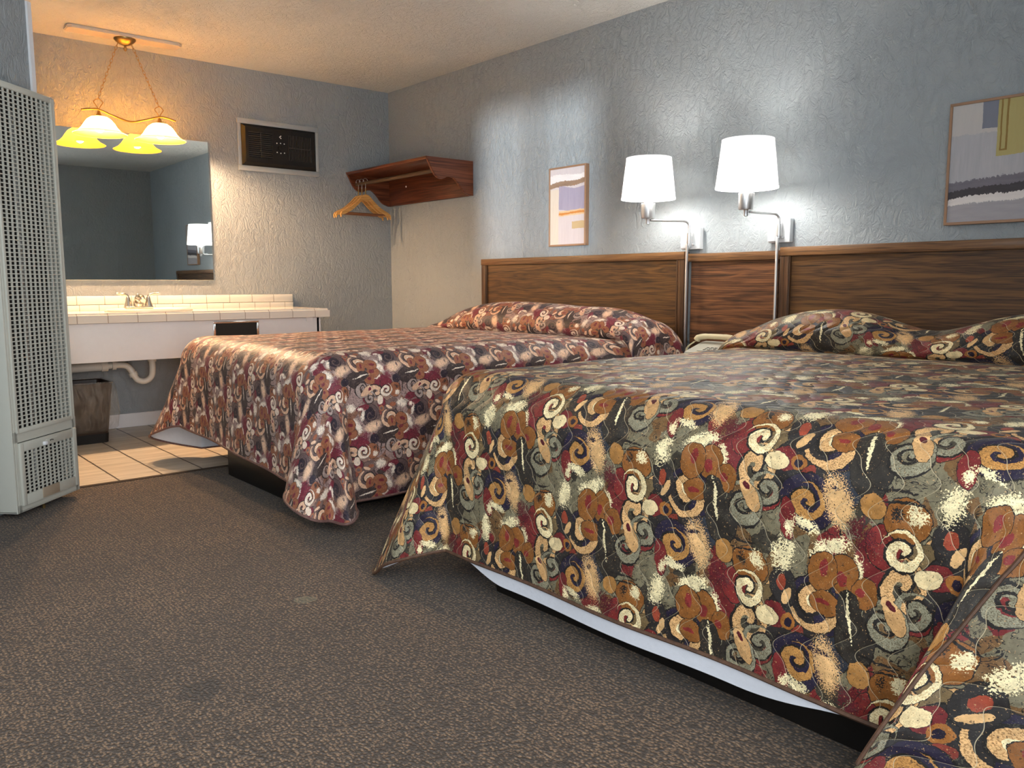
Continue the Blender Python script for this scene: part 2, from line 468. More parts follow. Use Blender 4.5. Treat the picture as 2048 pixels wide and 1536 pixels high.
M['brass'] = simple('antique_brass', srgb(156, 130, 84), .36, .95, var=.1)
M['fauc'] = simple('brushed_faucet_metal', srgb(200, 196, 188), .24, 1.0, var=.04)
M['boxwhite'] = simple('white_lamp_box', srgb(214, 218, 222), .35, .1, var=.02)
M['walnut'] = wood_mat('walnut_veneer', srgb(32, 20, 10), srgb(74, 48, 24), srgb(108, 75, 38), scale=1.4, rough=.5)
M['walnut2'] = wood_mat('walnut_plank', srgb(32, 18, 11), srgb(80, 48, 28), srgb(122, 80, 48), scale=1.2, rough=.5)
M['walnut_trim'] = wood_mat('walnut_trim', srgb(58, 38, 22), srgb(98, 67, 40), srgb(122, 87, 54), scale=1.3)
M['walnut_stile'] = wood_mat('walnut_stile', srgb(46, 28, 16), srgb(70, 46, 26), srgb(92, 62, 38), axis=2, scale=1.3)
M['cherry'] = wood_mat('stained_pine', srgb(44, 21, 12), srgb(86, 44, 25), srgb(118, 66, 40), scale=.9, rough=.34)
M['cherry_side'] = wood_mat('stained_pine_side', srgb(58, 28, 16), srgb(102, 54, 32), srgb(134, 78, 50), axis=1, scale=.9, rough=.34)
M['rod'] = simple('weathered_wood_rod', srgb(82, 62, 42), .6, var=.2)
M['hanger'] = wood_mat('pale_hanger_wood', srgb(176, 122, 62), srgb(206, 152, 84), srgb(226, 176, 106), axis=1, scale=2.0, rough=.4)
M['hangbar'] = simple('hanger_bar_wood', srgb(134, 86, 54), .5)
M['pvc'] = simple('white_pvc', srgb(222, 216, 204), .35, var=.03)
M['bin'] = simple('brown_plastic_bin', srgb(38, 24, 16), .45, var=.08)
M['black'] = simple('black_enamel', srgb(30, 29, 28), .6, var=.12, spec=.25)
M['blackgrill'] = simple('black_grille', srgb(66, 60, 54), .42, .3, var=.2)
M['mark'] = simple('white_print', srgb(225, 225, 220), .5)
M['frame'] = simple('copper_brown_frame', srgb(150, 116, 90), .45, .1, var=.08)
M['phone'] = simple('beige_phone_plastic', srgb(218, 206, 168), .4, var=.03)
M['phone_face'] = simple('pale_phone_face', srgb(208, 208, 196), .45, var=.03)
M['key'] = simple('dark_key_print', srgb(60, 60, 58), .5)
M['binding'] = simple('patterned_hem_binding', srgb(84, 58, 42), .7, var=.75, scale=90)
M['binding2'] = simple('patterned_hem_binding_mauve', srgb(112, 82, 76), .7, var=.6, scale=90)

def mirror_mat():
    n = NT('mirror_silvering'); return n.done(n.bsdf(srgb(226, 232, 230), .015, 1.0))
M['mirror'] = mirror_mat()
def ceramic(name, gx, gz, offs, low=None):
    n = NT(name); c = n.coord(); x, y, z = n.xyz(c)
    g = n.lt(n.math('ABSOLUTE', n.math('WRAP', n.add(y, offs), gx/2, -gx/2)), .0022)
    if low: g = n.mix(n.lt(z, low[2]), g, n.lt(n.math('ABSOLUTE', n.math('WRAP', n.add(y, low[1]), low[0]/2, -low[0]/2)), .0020))
    g2 = n.lt(n.math('ABSOLUTE', n.math('WRAP', n.add(x, .02), .075, -.075)), .0018) if gz else 0.0
    gg = n.math('MAXIMUM', g, g2)
    col = n.mix(gg, srgb(232, 228, 218), srgb(170, 160, 146))
    return n.done(n.bsdf(col, .16, 0, n.bump(n.mul(gg, -1.0), .4, .003), spec=.6, coat=.3))
M['ctile'] = ceramic('white_counter_tile', .165, True, .399)
M['ctile2'] = ceramic('white_backsplash_tile', .1635, False, .274, (.115, .309, .362))
M['sinkp'] = simple('glazed_sink', srgb(236, 230, 216), .12, var=.01, coat=.4)

def liner_mat():
    n = NT('clear_bin_liner'); c = n.coord()
    w = n.noise(n.scaled(c, (30, 30, 9)), 1.0, 4, .6, 1.5)
    b = n.bsdf(srgb(206, 198, 184), .25, 0, n.bump(w, .6, .01), spec=.6)
    t = n.new('ShaderNodeBsdfTransparent').outputs[0]
    m = n.new('ShaderNodeMixShader'); n.put(m.inputs[0], n.mad(w, .45, -.08)); n.put(m.inputs[1], t); n.put(m.inputs[2], b)
    return n.done(m.outputs[0])
M['liner'] = liner_mat()

def shade_mat(name, col, emit, estr, tr=.75):
    n = NT(name)
    d = n.new('ShaderNodeBsdfDiffuse'); d.inputs[0].default_value = col
    t = n.new('ShaderNodeBsdfTranslucent'); t.inputs[0].default_value = col
    m = n.new('ShaderNodeMixShader'); m.inputs[0].default_value = tr
    n.put(m.inputs[1], d.outputs[0]); n.put(m.inputs[2], t.outputs[0])
    if estr <= 0: return n.done(m.outputs[0])
    e = n.new('ShaderNodeEmission'); e.inputs[0].default_value = emit; e.inputs[1].default_value = estr
    a = n.new('ShaderNodeAddShader'); n.put(a.inputs[0], m.outputs[0]); n.put(a.inputs[1], e.outputs[0])
    return n.done(a.outputs[0])
def glow(name, col, s):
    n = NT(name); e = n.new('ShaderNodeEmission'); e.inputs[0].default_value = col; e.inputs[1].default_value = s
    return n.done(e.outputs[0])
M['lshade'] = shade_mat('white_linen_lamp_shade', srgb(208, 209, 208), (1, .98, .95, 1), LAMP_SHADE_E, .17)
M['lbulb'] = glow('white_lamp_bulb', (1, .95, .87, 1), LAMP_BULB)
M['cshade'] = shade_mat('amber_alabaster_glass', (.90, .50, .060, 1), (1, .58, .14, 1), CH_SHADE_E, .75)
M['cbulb'] = glow('warm_bulb', (1, .64, .36, 1), CH_BULB)

PAL1 = dict(bg=srgb(128, 122, 98), bg2=srgb(88, 76, 56), maroon=srgb(82, 24, 32), red=srgb(132, 46, 40), red2=srgb(122, 40, 38), slate=srgb(50, 56, 66),
            navy=srgb(30, 23, 40), char=srgb(30, 26, 24), char2=srgb(46, 42, 40), char3=srgb(74, 68, 54), ochre=srgb(148, 94, 42), tan=srgb(214, 170, 116),
            tan2=srgb(180, 130, 70), olive=srgb(118, 96, 62), rust=srgb(146, 64, 44), cream=srgb(232, 216, 170), grey=srgb(138, 134, 112), thread=srgb(206, 190, 156))
PAL1B = dict(tan=srgb(140, 98, 54), cream=srgb(196, 160, 108), ochre=srgb(96, 56, 26), maroon='red', red='maroon', navy=srgb(40, 34, 58), slate=srgb(34, 34, 40), char=srgb(58, 52, 44), char2=srgb(32, 28, 30), char3=srgb(46, 42, 36), grey='bg2', olive='bg2', tan2=srgb(128, 86, 44), red2='maroon', rust='maroon')
PAL2 = dict(bg=srgb(176, 150, 144), bg2=srgb(138, 108, 102), maroon=srgb(112, 38, 56), red=srgb(124, 48, 58), red2=srgb(118, 46, 56), slate=srgb(140, 116, 112),
            navy=srgb(112, 90, 88), char=srgb(52, 42, 42), char2=srgb(132, 106, 100), char3=srgb(92, 76, 72), ochre=srgb(168, 108, 78), tan=srgb(234, 194, 162),
            tan2=srgb(40, 33, 44), olive=srgb(156, 122, 106), rust=srgb(156, 92, 66), cream=srgb(242, 226, 208), grey=srgb(172, 156, 148), thread=srgb(200, 180, 170))
PAL2B = dict(tan=srgb(172, 120, 92), cream=srgb(216, 182, 156), ochre=srgb(124, 72, 50), maroon='red', red='maroon', navy=srgb(70, 56, 58), slate=srgb(92, 76, 74), char=srgb(80, 66, 64), char2=srgb(80, 64, 62), char3=srgb(72, 60, 56), grey='bg2', olive='bg2', tan2=srgb(58, 48, 60), red2='maroon', rust='maroon')
for pp_, qq_ in ((PAL1, PAL1B), (PAL2, PAL2B)):
    for k_, v_ in qq_.items(): pp_[k_+'_b'] = pp_[v_] if isinstance(v_, str) else v_
M['fabric1'] = fabric_mat('mauve_scroll_print', PAL2, .74, False, (.11, .07), 1)
M['fabric2'] = fabric_mat('green_scroll_print', PAL1, 1.0, True)

# ------------------------------------------------------------------ the room
H = 2.44; XF = 6.0; YL = -4.2
b = B(); b.box(1.60, XF+.15, YL-.15, .15, -.12, 0); struct('floor', b, M['carpet'])
b = B(); b.box(-.15, 1.60, YL-.15, .15, -.12, -.001); struct('floor_tile', b, M['tilefloor'])
b = B(); b.box(-.15, XF+.15, YL-.15, .15, H, H+.12); struct('ceiling', b, M['ceil'])
b = B(); b.box(-.15, 0, YL-.15, .15, 0, H); struct('wall_back', b, M['wall'])
b = B(); b.box(0, XF+.15, 0, .15, 0, H); struct('wall_right', b, M['wall'])
def holed(b, axis, a0, a1, t0, t1, holes):
    """wall with openings: axis runs along, holes = [(s0, s1, z0, z1)] sorted"""
    def bx(s0, s1, z0, z1):
        if axis == 0: b.box(s0, s1, t0, t1, z0, z1)
        else: b.box(t0, t1, s0, s1, z0, z1)
    cur = a0
    for s0, s1, z0, z1 in holes:
        bx(cur, s0, 0, H)
        if z0 > 0: bx(s0, s1, 0, z0)
        if z1 < H: bx(s0, s1, z1, H)
        cur = s1
    bx(cur, a1, 0, H)
W1 = (3.42, 4.62, .96, 2.06)          # window in the left wall
D1 = (-4.05, -3.10, 0, 2.05)          # open entrance door in the front wall
W2 = (-3.0, -2.0, .9, 2.0)          # window in the front wall
b = B(); holed(b, 0, 0, XF, YL-.15, YL, [W1]); struct('wall_left', b, M['wall'])
b = B(); holed(b, 1, YL, 0, XF, XF+.15, [D1, W2]); struct('wall_front', b, M['wall'])
b = B(); b.box(XF+.15, XF+1.9, YL-.30, YL-.15, 0, 2.7); struct('wall_sun_block', b, M['wall'])  # unseen wall added outside to keep the sun out of the front openings
def win(name, axis, s0, s1, z0, z1, t):
    root = bpy.data.objects.new(name, None); C.objects.link(root); root['kind'] = 'structure'
    b = B(); w = .05
    for (p0, p1, q0, q1) in ((s0, s1, z0, z0+w), (s0, s1, z1-w, z1), (s0, s0+w, z0, z1), (s1-w, s1, z0, z1), ((s0+s1)/2-.02, (s0+s1)/2+.02, z0, z1)):
        if axis == 0: b.box(p0, p1, t-.03, t+.03, q0, q1)
        else: b.box(t-.03, t+.03, p0, p1, q0, q1)
    o = b.make('window_frame', M['white'], root, False)
win('window_1', 0, *W1, YL-.09); win('window_2', 1, *W2, XF+.09)
# angled wall carrying the furnace, and the alcove wall behind it
dd = .135
S = Vector((1.763-dd*R45, -2.762-dd*R45)); n45 = Vector((R45, R45)); t45 = Vector((R45, -R45))
E0 = S - t45*TRIM_T; E1 = Vector((S.x+(S.y-YL), YL))
b = B(); q = [E0, E1, E1-n45*.1, E0-n45*.1]
b.prism([(p.x, p.y) for p in q], 2, 0, H); struct('wall_diagonal', b, M['wall'])
b = B(); b.box(0, E0.x-.02, -3.12, -3.02, 0, H); struct('wall_alcove', b, M['wall'])
b = B(); e = [E0-t45*.026+n45*.010, E0+n45*.010, E0-n45*.12, E0-t45*.026-n45*.12]
b.prism([(p.x, p.y) for p in e], 2, 0, TRIM_Z); struct('trim_1', b, M['white'])
b = B(); b.box(0, .014, -3.02, -.0, 0, .092, .003); struct('baseboard_back', b, M['white'])
b = B(); b.box(.014, XF, -.014, 0, 0, .092, .003); struct('baseboard_right', b, M['white'])
b = B(); b.box(1.585, 1.615, -2.80, -.02, -.01, .004, .002); struct('trim_2', b, simple('dark_carpet_edge', srgb(60, 46, 36), .9))

# ------------------------------------------------------------------ beds
ZT = .668; RR = .135
def hump(nn=160):
    pts = [(-.085, -.03), (-.092, .05), (-.15, .112), (-.25, .152), (-.35, .166), (-.435, .145), (-.492, .094), (-.515, .045), (-.508, .004), (-.468, -.020), (-.50, -.016), (-.57, -.004), (-.66, .002), (-.8, .003)]
    c = bez([(a, z, 0) for a, z in pts], 14)
    y = np.array([p.x for p in c]); z = np.array([p.y for p in c])
    s = np.concatenate([[0], np.cumsum(np.hypot(np.diff(y), np.diff(z)))])
    return s, y, z
HS, HY, HZ = hump()
def smooth(a, b, x):
    t = np.clip((x-a)/(b-a), 0, 1); return t*t*(3-2*t)

def cloth_fn(P):
    cx, hw, yf = P['cx'], P['hw'], P['yf']
    wi = hw-RR; yi = yf+RR                         # inner (unrounded) limits
    Lh = HS[-1]; bi = Lh + (-.8-yi)                # length to the inner foot line
    def f(a, bb, extra=0.0, inset=0.0, rscale=None):
        sa = np.sign(a)
        ai = np.clip(a, -wi, wi); bc = np.minimum(bb, bi)
        da = np.maximum(np.abs(a)-wi, 0); db = np.maximum(bb-bi, 0)
        # top surface
        q = P['q'](ai)
        yh = np.interp(bc, HS, HY); zh = np.interp(bc, HS, HZ)
        yflat = np.interp(bc, [0, Lh], [-.085, -.8]); 
        y0 = np.where(bc < Lh, yflat+(yh-yflat)*np.clip(q*1.25, 0, 1), -.8-(bc-Lh))
        z0 = ZT+P.get('dz', 0)+np.where(bc < Lh, zh*q+.0*bc, .003)
        z0 = z0+P['crown']*(1-(ai/wi)**2)*smooth(-.5, -.9, y0)*smooth(yi, yi+.6, y0)
        z0 = z0+.004*np.sin(ai*7.1+bc*3)*np.sin(bc*5.3+1)*smooth(Lh, Lh+.2, bc)
        wz = smooth(HS[-1]*.86, HS[-1]*.62, bc)
        x0 = cx+ai*(1+P['pw']*wz)
        # hanging part
        rho = np.hypot(da, db); phi = np.arctan2(da, np.maximum(db, 1e-9))
        lf = P['lf'](a); ls = P['ls'](sa, y0)
        w = (phi/(PI/2)); w = w*w*(3-2*w)
        target = lf*(1-w)+ls*w
        cor = ((da > 0) & (db > 0))
        target = target*(1+np.where(cor, np.where(sa < 0, P['cl'][3], P['cr'][3])*np.sin(2*phi)**2+np.where(sa > 0, P.get('drop', 0)*np.exp(-((phi-1.12)/.32)**2), 0), 0))
        D = P['D']; sq = D/np.maximum(np.cos(phi), np.sin(phi))
        r2 = rho*(target*(1+extra))/sq
        s0 = RR*PI/2
        t = np.maximum(r2-s0, 0); ra = np.minimum(r2, s0)
        hh = RR*np.sin(ra/RR); dz = RR*(1-np.cos(ra/RR))
        pk = np.where(sa < 0, P['cl'][0], P['cr'][0]); ac = np.where(sa < 0, P['cl'][1], P['cr'][1]); pw = np.where(sa < 0, P['cl'][2], P['cr'][2])
        g = np.clip(phi/(PI/2), 0, 1); g = np.where(g < pk, .5*g/pk, .5+.5*(g-pk)/(1-pk))
        al = P['a0']+(ac-P['a0'])*np.sin(PI*g)**pw*np.where(cor, 1, 0)
        h = hh+t*np.sin(al); dz = dz+t*np.cos(al)
        # soft vertical folds
        h = h+P['fold'](a, y0, phi, sa)*smooth(0, .4, t)*(rho > 0)
        h = h-inset*smooth(.03, .12, rho)
        dirx = np.sin(phi)*sa; diry = -np.cos(phi)
        x0 = x0-P['skew'](a, phi, t, sa)*(rho > 0)
        x = x0+dirx*h*(rho > 0); y = y0+diry*h*(rho > 0); z = z0-dz
        z = np.maximum(z, .012)
        uu = ai+sa*r2*np.sin(phi)*(rho > 0)+cx-3.6
        vv = (bc-bi)+r2*np.cos(phi)*(rho > 0)-RR*(PI/2-1)
        return x, y, z, uu, vv
    return f, bi, wi

def grid_obj(name, X, Y, Z, U, V, mat, parent, org, flip=False, keep=None):
    nr, nc = X.shape
    co = np.stack([X-org[0], Y-org[1], Z-org[2]], -1).reshape(-1, 3)
    idx = np.arange(nr*nc).reshape(nr, nc)
    a, b_, c, d = idx[:-1, :-1], idx[:-1, 1:], idx[1:, 1:], idx[1:, :-1]
    fs = np.stack([a, d, c, b_] if not flip else [a, b_, c, d], -1).reshape(-1, 4)
    if keep is not None: fs = fs[keep[:-1, :-1].reshape(-1)]
    me = bpy.data.meshes.new(name); me.from_pydata(co.tolist(), [], fs.tolist())
    me.materials.append(mat)
    uvl = me.uv_layers.new(name='cloth')
    uv = np.stack([U.reshape(-1), V.reshape(-1)], -1)
    uvl.data.foreach_set('uv', uv[fs.reshape(-1)].astype(np.float32).reshape(-1))
    me.polygons.foreach_set('use_smooth', [True]*len(me.polygons))
    o = bpy.data.objects.new(name, me); C.objects.link(o)
    if parent: o.parent = parent
    return o

def bedspread(P, mat, bind, label, lining_extra):
    f, bi, wi = cloth_fn(P); D = P['D']
    s_ = P.get('step', .012)
    n1 = int(D/s_); nin = int(2*wi/.02)
    a = np.concatenate([np.linspace(-wi-D, -wi, n1, endpoint=False), np.linspace(-wi, wi, nin, endpoint=False), np.linspace(wi, wi+D, n1+1)])
    bb = np.concatenate([np.linspace(0, HS[-1], 110, endpoint=False), np.linspace(HS[-1], bi, 70, endpoint=False), np.linspace(bi, bi+D, n1+1)])
    A, Bb = np.meshgrid(a, bb)
    X, Y, Z, U, V = f(A, Bb)
    org = (P['cx'], -1.1, ZT)
    o = grid_obj('bedspread', X, Y, Z, U, V, mat, None, (0, 0, 0))
    o.data.transform(Matrix.Translation((-org[0], -org[1], -org[2]))); o.location = org
    tag(o, label, 'bedspread')
    # white lining: same sheet a few millimetres inside, only the hanging part
    ex = lining_extra(A)
    X2, Y2, Z2, U2, V2 = f(A, Bb, ex, .007)
    Z2 = Z2-.004
    l = grid_obj('lining', X2, Y2, Z2, U2, V2, M['lining'], o, org, flip=True, keep=(Bb > bi+.03) | ((np.abs(A) > wi+.06) & (Bb > HS[-1]*.9)))
    l['label'] = 'white quilted lining'
    # hem binding along the free edge
    ed = [(i, 0) for i in range(0, X.shape[0]-1)]+[(X.shape[0]-1, j) for j in range(0, X.shape[1]-1)]+[(i, X.shape[1]-1) for i in range(X.shape[0]-1, -1, -1)]
    pts = [(X[i]-org[0], Y[i]-org[1], Z[i]-org[2]) for i in ed]
    keep = [pts[0]]
    for p in pts[1:]:
        if (Vector(p)-Vector(keep[-1])).length > .008: keep.append(p)
    B().tube(keep, .0055, 6).make('hem_binding', bind, o)
    if 'seam' in P:                                 # piped seam across the near foot corner
        db = np.linspace(P['seam'][0][1], P['seam'][-1][1], 60)
        da = np.interp(db, [q[1] for q in P['seam']], [q[0] for q in P['seam']])
        x, y, z, _, _ = f(da, bi+db, 0.0, -.002)
        B().tube([(x[i]-org[0], y[i]-org[1], z[i]-org[2]) for i in range(60)], .0042, 6, False, .8).make('corner_seam', bind, o)
    return o

def bed(label, cx, base, box, hw):
    t = thing('bed', label, 'bed', (cx, -1.1, 0))
    b = B(); b.box(base[0], base[1], base[2], -.08, 0, .17, .004); rel(b, t).make('base', M['shade_dark'], t)
    b = B(); b.box(cx-hw, cx+hw, box, -.06, .17, .36, .03, 3); rel(b, t).make('box_spring', M['ticking'], t)
    b = B(); b.box(cx-hw, cx+hw, box, -.06, .362, .655, .06, 4); rel(b, t).make('mattress', M['ticking'], t)
    return t

P1 = dict(drop=.11, cx=2.11, hw=.80, yf=-2.18, D=.62, a0=.05, crown=.008, pw=.20,
          q=lambda x: (1-np.clip(np.abs(x-.02)/.72, 0, 1)**4.0)*(.93+.05*np.cos(x*5+.6))+.02+.26*smooth(.30, .66, x),
          lf=lambda a: np.interp(a, [-.8, -.4, 0, .5, .8], [.535, .55, .565, .60, .605]),
          ls=lambda s, y: np.where(s < 0, .70, .665),
          cl=(.50, .46, 1.2, .08), cr=(.76, .47, .9, .05),
          skew=lambda a, phi, t, s: np.where(s > 0, .12*t*np.exp(-((phi-.5)/.25)**2), 0),
          fold=lambda a, y, phi, s: .010*np.sin(a*9+1)*(phi < 1.5)+np.where(s > 0, .016*np.sin(y*9.5+.4)*np.sin(phi)**2, 0)+np.where((s > 0), .045*np.exp(-((phi-.70)/.22)**2)-.06*np.exp(-((phi-1.06)/.10)**2)+.03*np.exp(-((phi-1.25)/.10)**2), 0))
P2 = dict(seam=[(.915, .12), (.920, .278), (.934, .333), (.950, .393), (.953, .444), (.966, .508), (.974, .587), (.978, .64)], cx=4.50, hw=.88, yf=-2.16, D=.66, a0=.03, crown=.012, step=.010, pw=.15,
          q=lambda x: (1.06-np.clip(np.abs(x+.02)/.80, 0, 1)**4.5)*(1-.48*np.exp(-((x+.08)/.20)**2)),
          lf=lambda a: np.interp(a, [-.88, -.6, 0, .5, .88], [.63, .63, .63, .625, .64]),
          ls=lambda s, y: np.where(s < 0, .62, .635),
          cl=(.33, .42, 1.2, .26), cr=(.5, .42, 1.0, .10),
          skew=lambda a, phi, t, s: np.where(s > 0, .50*t*np.exp(-((phi-.42)/.28)**2)*smooth(.40, .74, a), 0),
          fold=lambda a, y, phi, s: .006*np.sin(a*10+2)*(phi < .3)+np.where(s > 0, (-.05*np.exp(-((phi-.10)/.10)**2)+.05*np.exp(-((phi-.34)/.14)**2))*smooth(.40, .74, a), 0)+np.where(s < 0, .02*np.sin(phi*9)*np.sin(2*phi), 0))
if BUILD_BEDS:
    bed('far double bed on a black base, under the mauve bedspread', 2.11, (1.80, 2.72, -2.10), -2.06, .70)
    bed('near double bed on a black base, under the green quilted bedspread', 4.50, (3.88, 5.25, -2.08), -2.04, .78)
    bedspread(P1, M['fabric1'], M['binding2'], 'mauve and rust scroll print bedspread on the far bed', lambda A: -.014+0*A)
    bedspread(P2, M['fabric2'], M['binding'], 'quilted green and maroon scroll print bedspread on the near bed',
              lambda A: .075*smooth(-.70, -.48, A)*smooth(.66, .30, A)-.008)
# ------------------------------------------------------------------ headboards
def headboard(label, x0, x1, ztop, full=True, mat='walnut'):
    t = thing('headboard', label, 'headboard', ((x0+x1)/2, -.002, .35))
    z0 = .35; zt = ztop; d = .05 if full else .036
    b = B(); b.box(x0+.02, x1-.02, -(d-.018), -.004, z0, zt-.02); rel(b, t).make('panel', M[mat], t)
    b = B(); b.box(x0, x1, -d, -.004, zt-.042, zt, .003); rel(b, t).make('top_rail', M['walnut_trim'], t)
    if full:
        for s0, s1 in ((x0, x0+.055), (x1-.055, x1)):
            b = B(); b.box(s0, s1, -d+.004, -.005, z0, zt-.042, .003)
            m_ = s1-.012 if s0 == x0 else s0+.004
            b.box(m_, m_+.008, -d-.001, -.010, z0, zt-.043, .002)
            rel(b, t).make('stile', M['walnut_stile'], t)
    return t
headboard('dark walnut headboard with raised frame behind the far bed', 1.235, 2.985, 1.110)
headboard('narrow walnut wall panel between the two framed headboards', 2.99, 3.55, 1.098, False, 'walnut2')
headboard('dark walnut headboard with raised frame behind the near bed', 3.555, 5.02, 1.113)

# ------------------------------------------------------------------ wall lamps
def wall_lamp(label, box, bz, sh, arm, cord_x, htop=None):
    (bx0, bx1), (z0, z1) = box, bz
    t = thing('wall_lamp', label, 'lamp', ((bx0+bx1)/2, 0, z0), 0, 'swing arm lamps above the headboards')
    b = B(); b.box(bx0, bx1, -.034, -.001, z0, z1, .004); b.box(bx0+.004, bx0+.062, -.046, -.033, z0+.006, z1-.006, .003)
    bo = rel(b, t).make('wall_box', M['boxwhite'], t)
    b = B(); b.lathe([(.0, -.052), (.006, -.050), (.006, -.034)], (bx1-.035, 0, z0+.024), 'Y', 12); rel(b, t).make('switch_knob', M['nickel'], bo)
    sx, sy, zb, zt, rb, rt = sh
    kx, kz = arm
    # knuckle tube on the box, then the bent arm out to the lamp holder
    b = B(); b.lathe([(.011, z0+.030), (.011, z1-.028)], (kx, -.058, 0), 'Z', 16, True); rel(b, t).make('pivot', M['nickel'], t)
    zs = zb-.096                                   # bottom of the lamp holder
    za = zs-.012
    p = bez([(kx, -.058, z0+.02), (kx, -.058, za-.035), (kx-.003, -.062, za-.012), (kx-.010, -.078, za), (kx-.028, -.115, za+.002), (sx+.01, sy+.008, za+.003)], 8)
    b = B(); b.tube(p, .0058, 10); rel(b, t).make('arm', M['nickel'], t)
    b = B(); b.lathe([(.0, za-.018), (.011, za-.016), (.011, za+.008), (.013, za+.012), (.013, za+.014)], (sx, sy, 0), 'Z', 20)
    b.lathe([(.0, zs), (.033, zs), (.035, zs+.004), (.037, zb-.022), (.035, zb-.020), (.031, zb-.026), (.0, zb-.028)], (sx, sy, 0), 'Z', 28)
    rel(b, t).make('lamp_holder', M['nickel'], t)
    b = B(); b.lathe([(.015, zb-.027), (.017, zb+.01), (.028, zb+.045), (.034, zb+.075), (.030, zb+.105), (.016, zb+.122), (.0, zb+.126)], (sx, sy, 0), 'Z', 24)
    rel(b, t).make('bulb', M['lbulb'], t)
    b = B()
    prof = [(rb, zb), (rt, zt)]
    b.lathe([(rb, zb)]+[(rb+(rt-rb)*k/8, zb+(zt-zb)*k/8) for k in range(1, 8)]+[(rt, zt)], (sx, sy, 0), 'Z', 56)
    so = rel(b, t).make('lamp_shade', M['lshade'], t, True, 60)
    b = B(); b.lathe([(rb+.0015, zb), (rb+.0015, zb+.009), (rb-.001, zb+.009), (rb-.001, zb), (rb+.0015, zb)], (sx, sy, 0), 'Z', 56)
    rel(b, t).make('shade_rim', M['lshade'], so); b = B()
    b.lathe([(rt+.0015, zt-.009), (rt+.0015, zt), (rt-.001, zt), (rt-.001, zt-.009), (rt+.0015, zt-.009)], (sx, sy, 0), 'Z', 56)
    rel(b, t).make('shade_rim', M['lshade'], so)
    b = B()
    for k in range(3):
        an = 2*PI*k/3+.4; b.tube([(sx+.03*math.cos(an), sy+.03*math.sin(an), zb-.012), (sx+rb*math.cos(an), sy+rb*math.sin(an), zb+.012)], .0015, 6)
    rel(b, t).make('shade_spider', M['nickel'], so)
    # silver cord cover running down over the headboard joint
    b = B(); b.box(cord_x-.006, cord_x+.006, -.066, -.0525, .42, z0+.03, .004); rel(b, t).make('cord_cover', M['nickel'], t)
    return t
wall_lamp('lit swing arm lamp with white shade beside the small picture, farther of the pair', (2.952, 3.072), (1.120, 1.234), (2.918, -.27, 1.372, 1.582, .139, .115), (3.020, 1.2), 3.010)
wall_lamp('lit swing arm lamp with white shade above the near headboard, nearer of the pair', (3.478, 3.596), (1.136, 1.250), (3.508, -.27, 1.376, 1.598, .142, .117), (3.552, 1.2), 3.546)

# ------------------------------------------------------------------ pictures
def picture(label, x0, x1, z0, z1, d, fw, mat):
    t = thing('picture', label, 'picture', ((x0+x1)/2, 0, z0))
    b = B()
    for (p0, p1, q0, q1) in ((x0, x1, z1-fw, z1), (x0, x1, z0, z0+fw), (x0, x0+fw, z0+fw, z1-fw), (x1-fw, x1, z0+fw, z1-fw)): b.box(p0, p1, -d, -.001, q0, q1, .001, 1)
    rel(b, t).make('frame', M['frame'], t, False)
    bm = bmesh.new(); vs = [bm.verts.new((x-t.location.x, -d+.004, z-z0)) for x, z in ((x0+fw*.8, z0+fw*.8), (x1-fw*.8, z0+fw*.8), (x1-fw*.8, z1-fw*.8), (x0+fw*.8, z1-fw*.8))]
    back = [bm.verts.new(v.co+Vector((0, d-.008, 0))) for v in vs]
    f = bm.faces.new(vs); bm.faces.new(back[::-1])
    for i in range(4): bm.faces.new((vs[i], back[i], back[(i+1) % 4], vs[(i+1) % 4]))
    ul = bm.loops.layers.uv.new('UVMap')
    for fc in bm.faces:
        for lp in fc.loops:
            k = (vs+back).index(lp.vert) % 4; lp[ul].uv = ((0, 1), (1, 1), (1, 0), (0, 0))[k]
    me = bpy.data.meshes.new('canvas'); bm.to_mesh(me); bm.free(); me.materials.append(mat)
    o = bpy.data.objects.new('canvas', me); C.objects.link(o); o.parent = t
    return t
lil = srgb(188, 178, 182); lil2 = srgb(206, 198, 198)
small = painting_mat('small_abstract_canvas', .3, .5, [
    (-1, 2, .09, .20, srgb(232, 230, 230), srgb(206, 198, 196), 0, .012, 1.0, True),
    (-1, 2, .195, .262, srgb(112, 88, 72), srgb(166, 140, 118), -.05, .012, .9, True),
    (.26, 2, .25, .56, srgb(140, 134, 158), srgb(166, 160, 178), 0, .02, .5, False),
    (-1, .25, .27, 2, srgb(216, 206, 192), srgb(196, 184, 170), 0, 0, .5, False),
    (.26, 2, .565, .635, srgb(204, 164, 116), srgb(214, 190, 160), -.02, 0, .5, True),
    (.26, 2, .595, .622, srgb(190, 118, 50), srgb(206, 140, 76), -.03, 0, .35, True),
    (.64, 2, .70, .795, srgb(190, 166, 126), srgb(180, 156, 118), 0, 0, .3, True),
], lil, lil2)
k_ = .905/.345
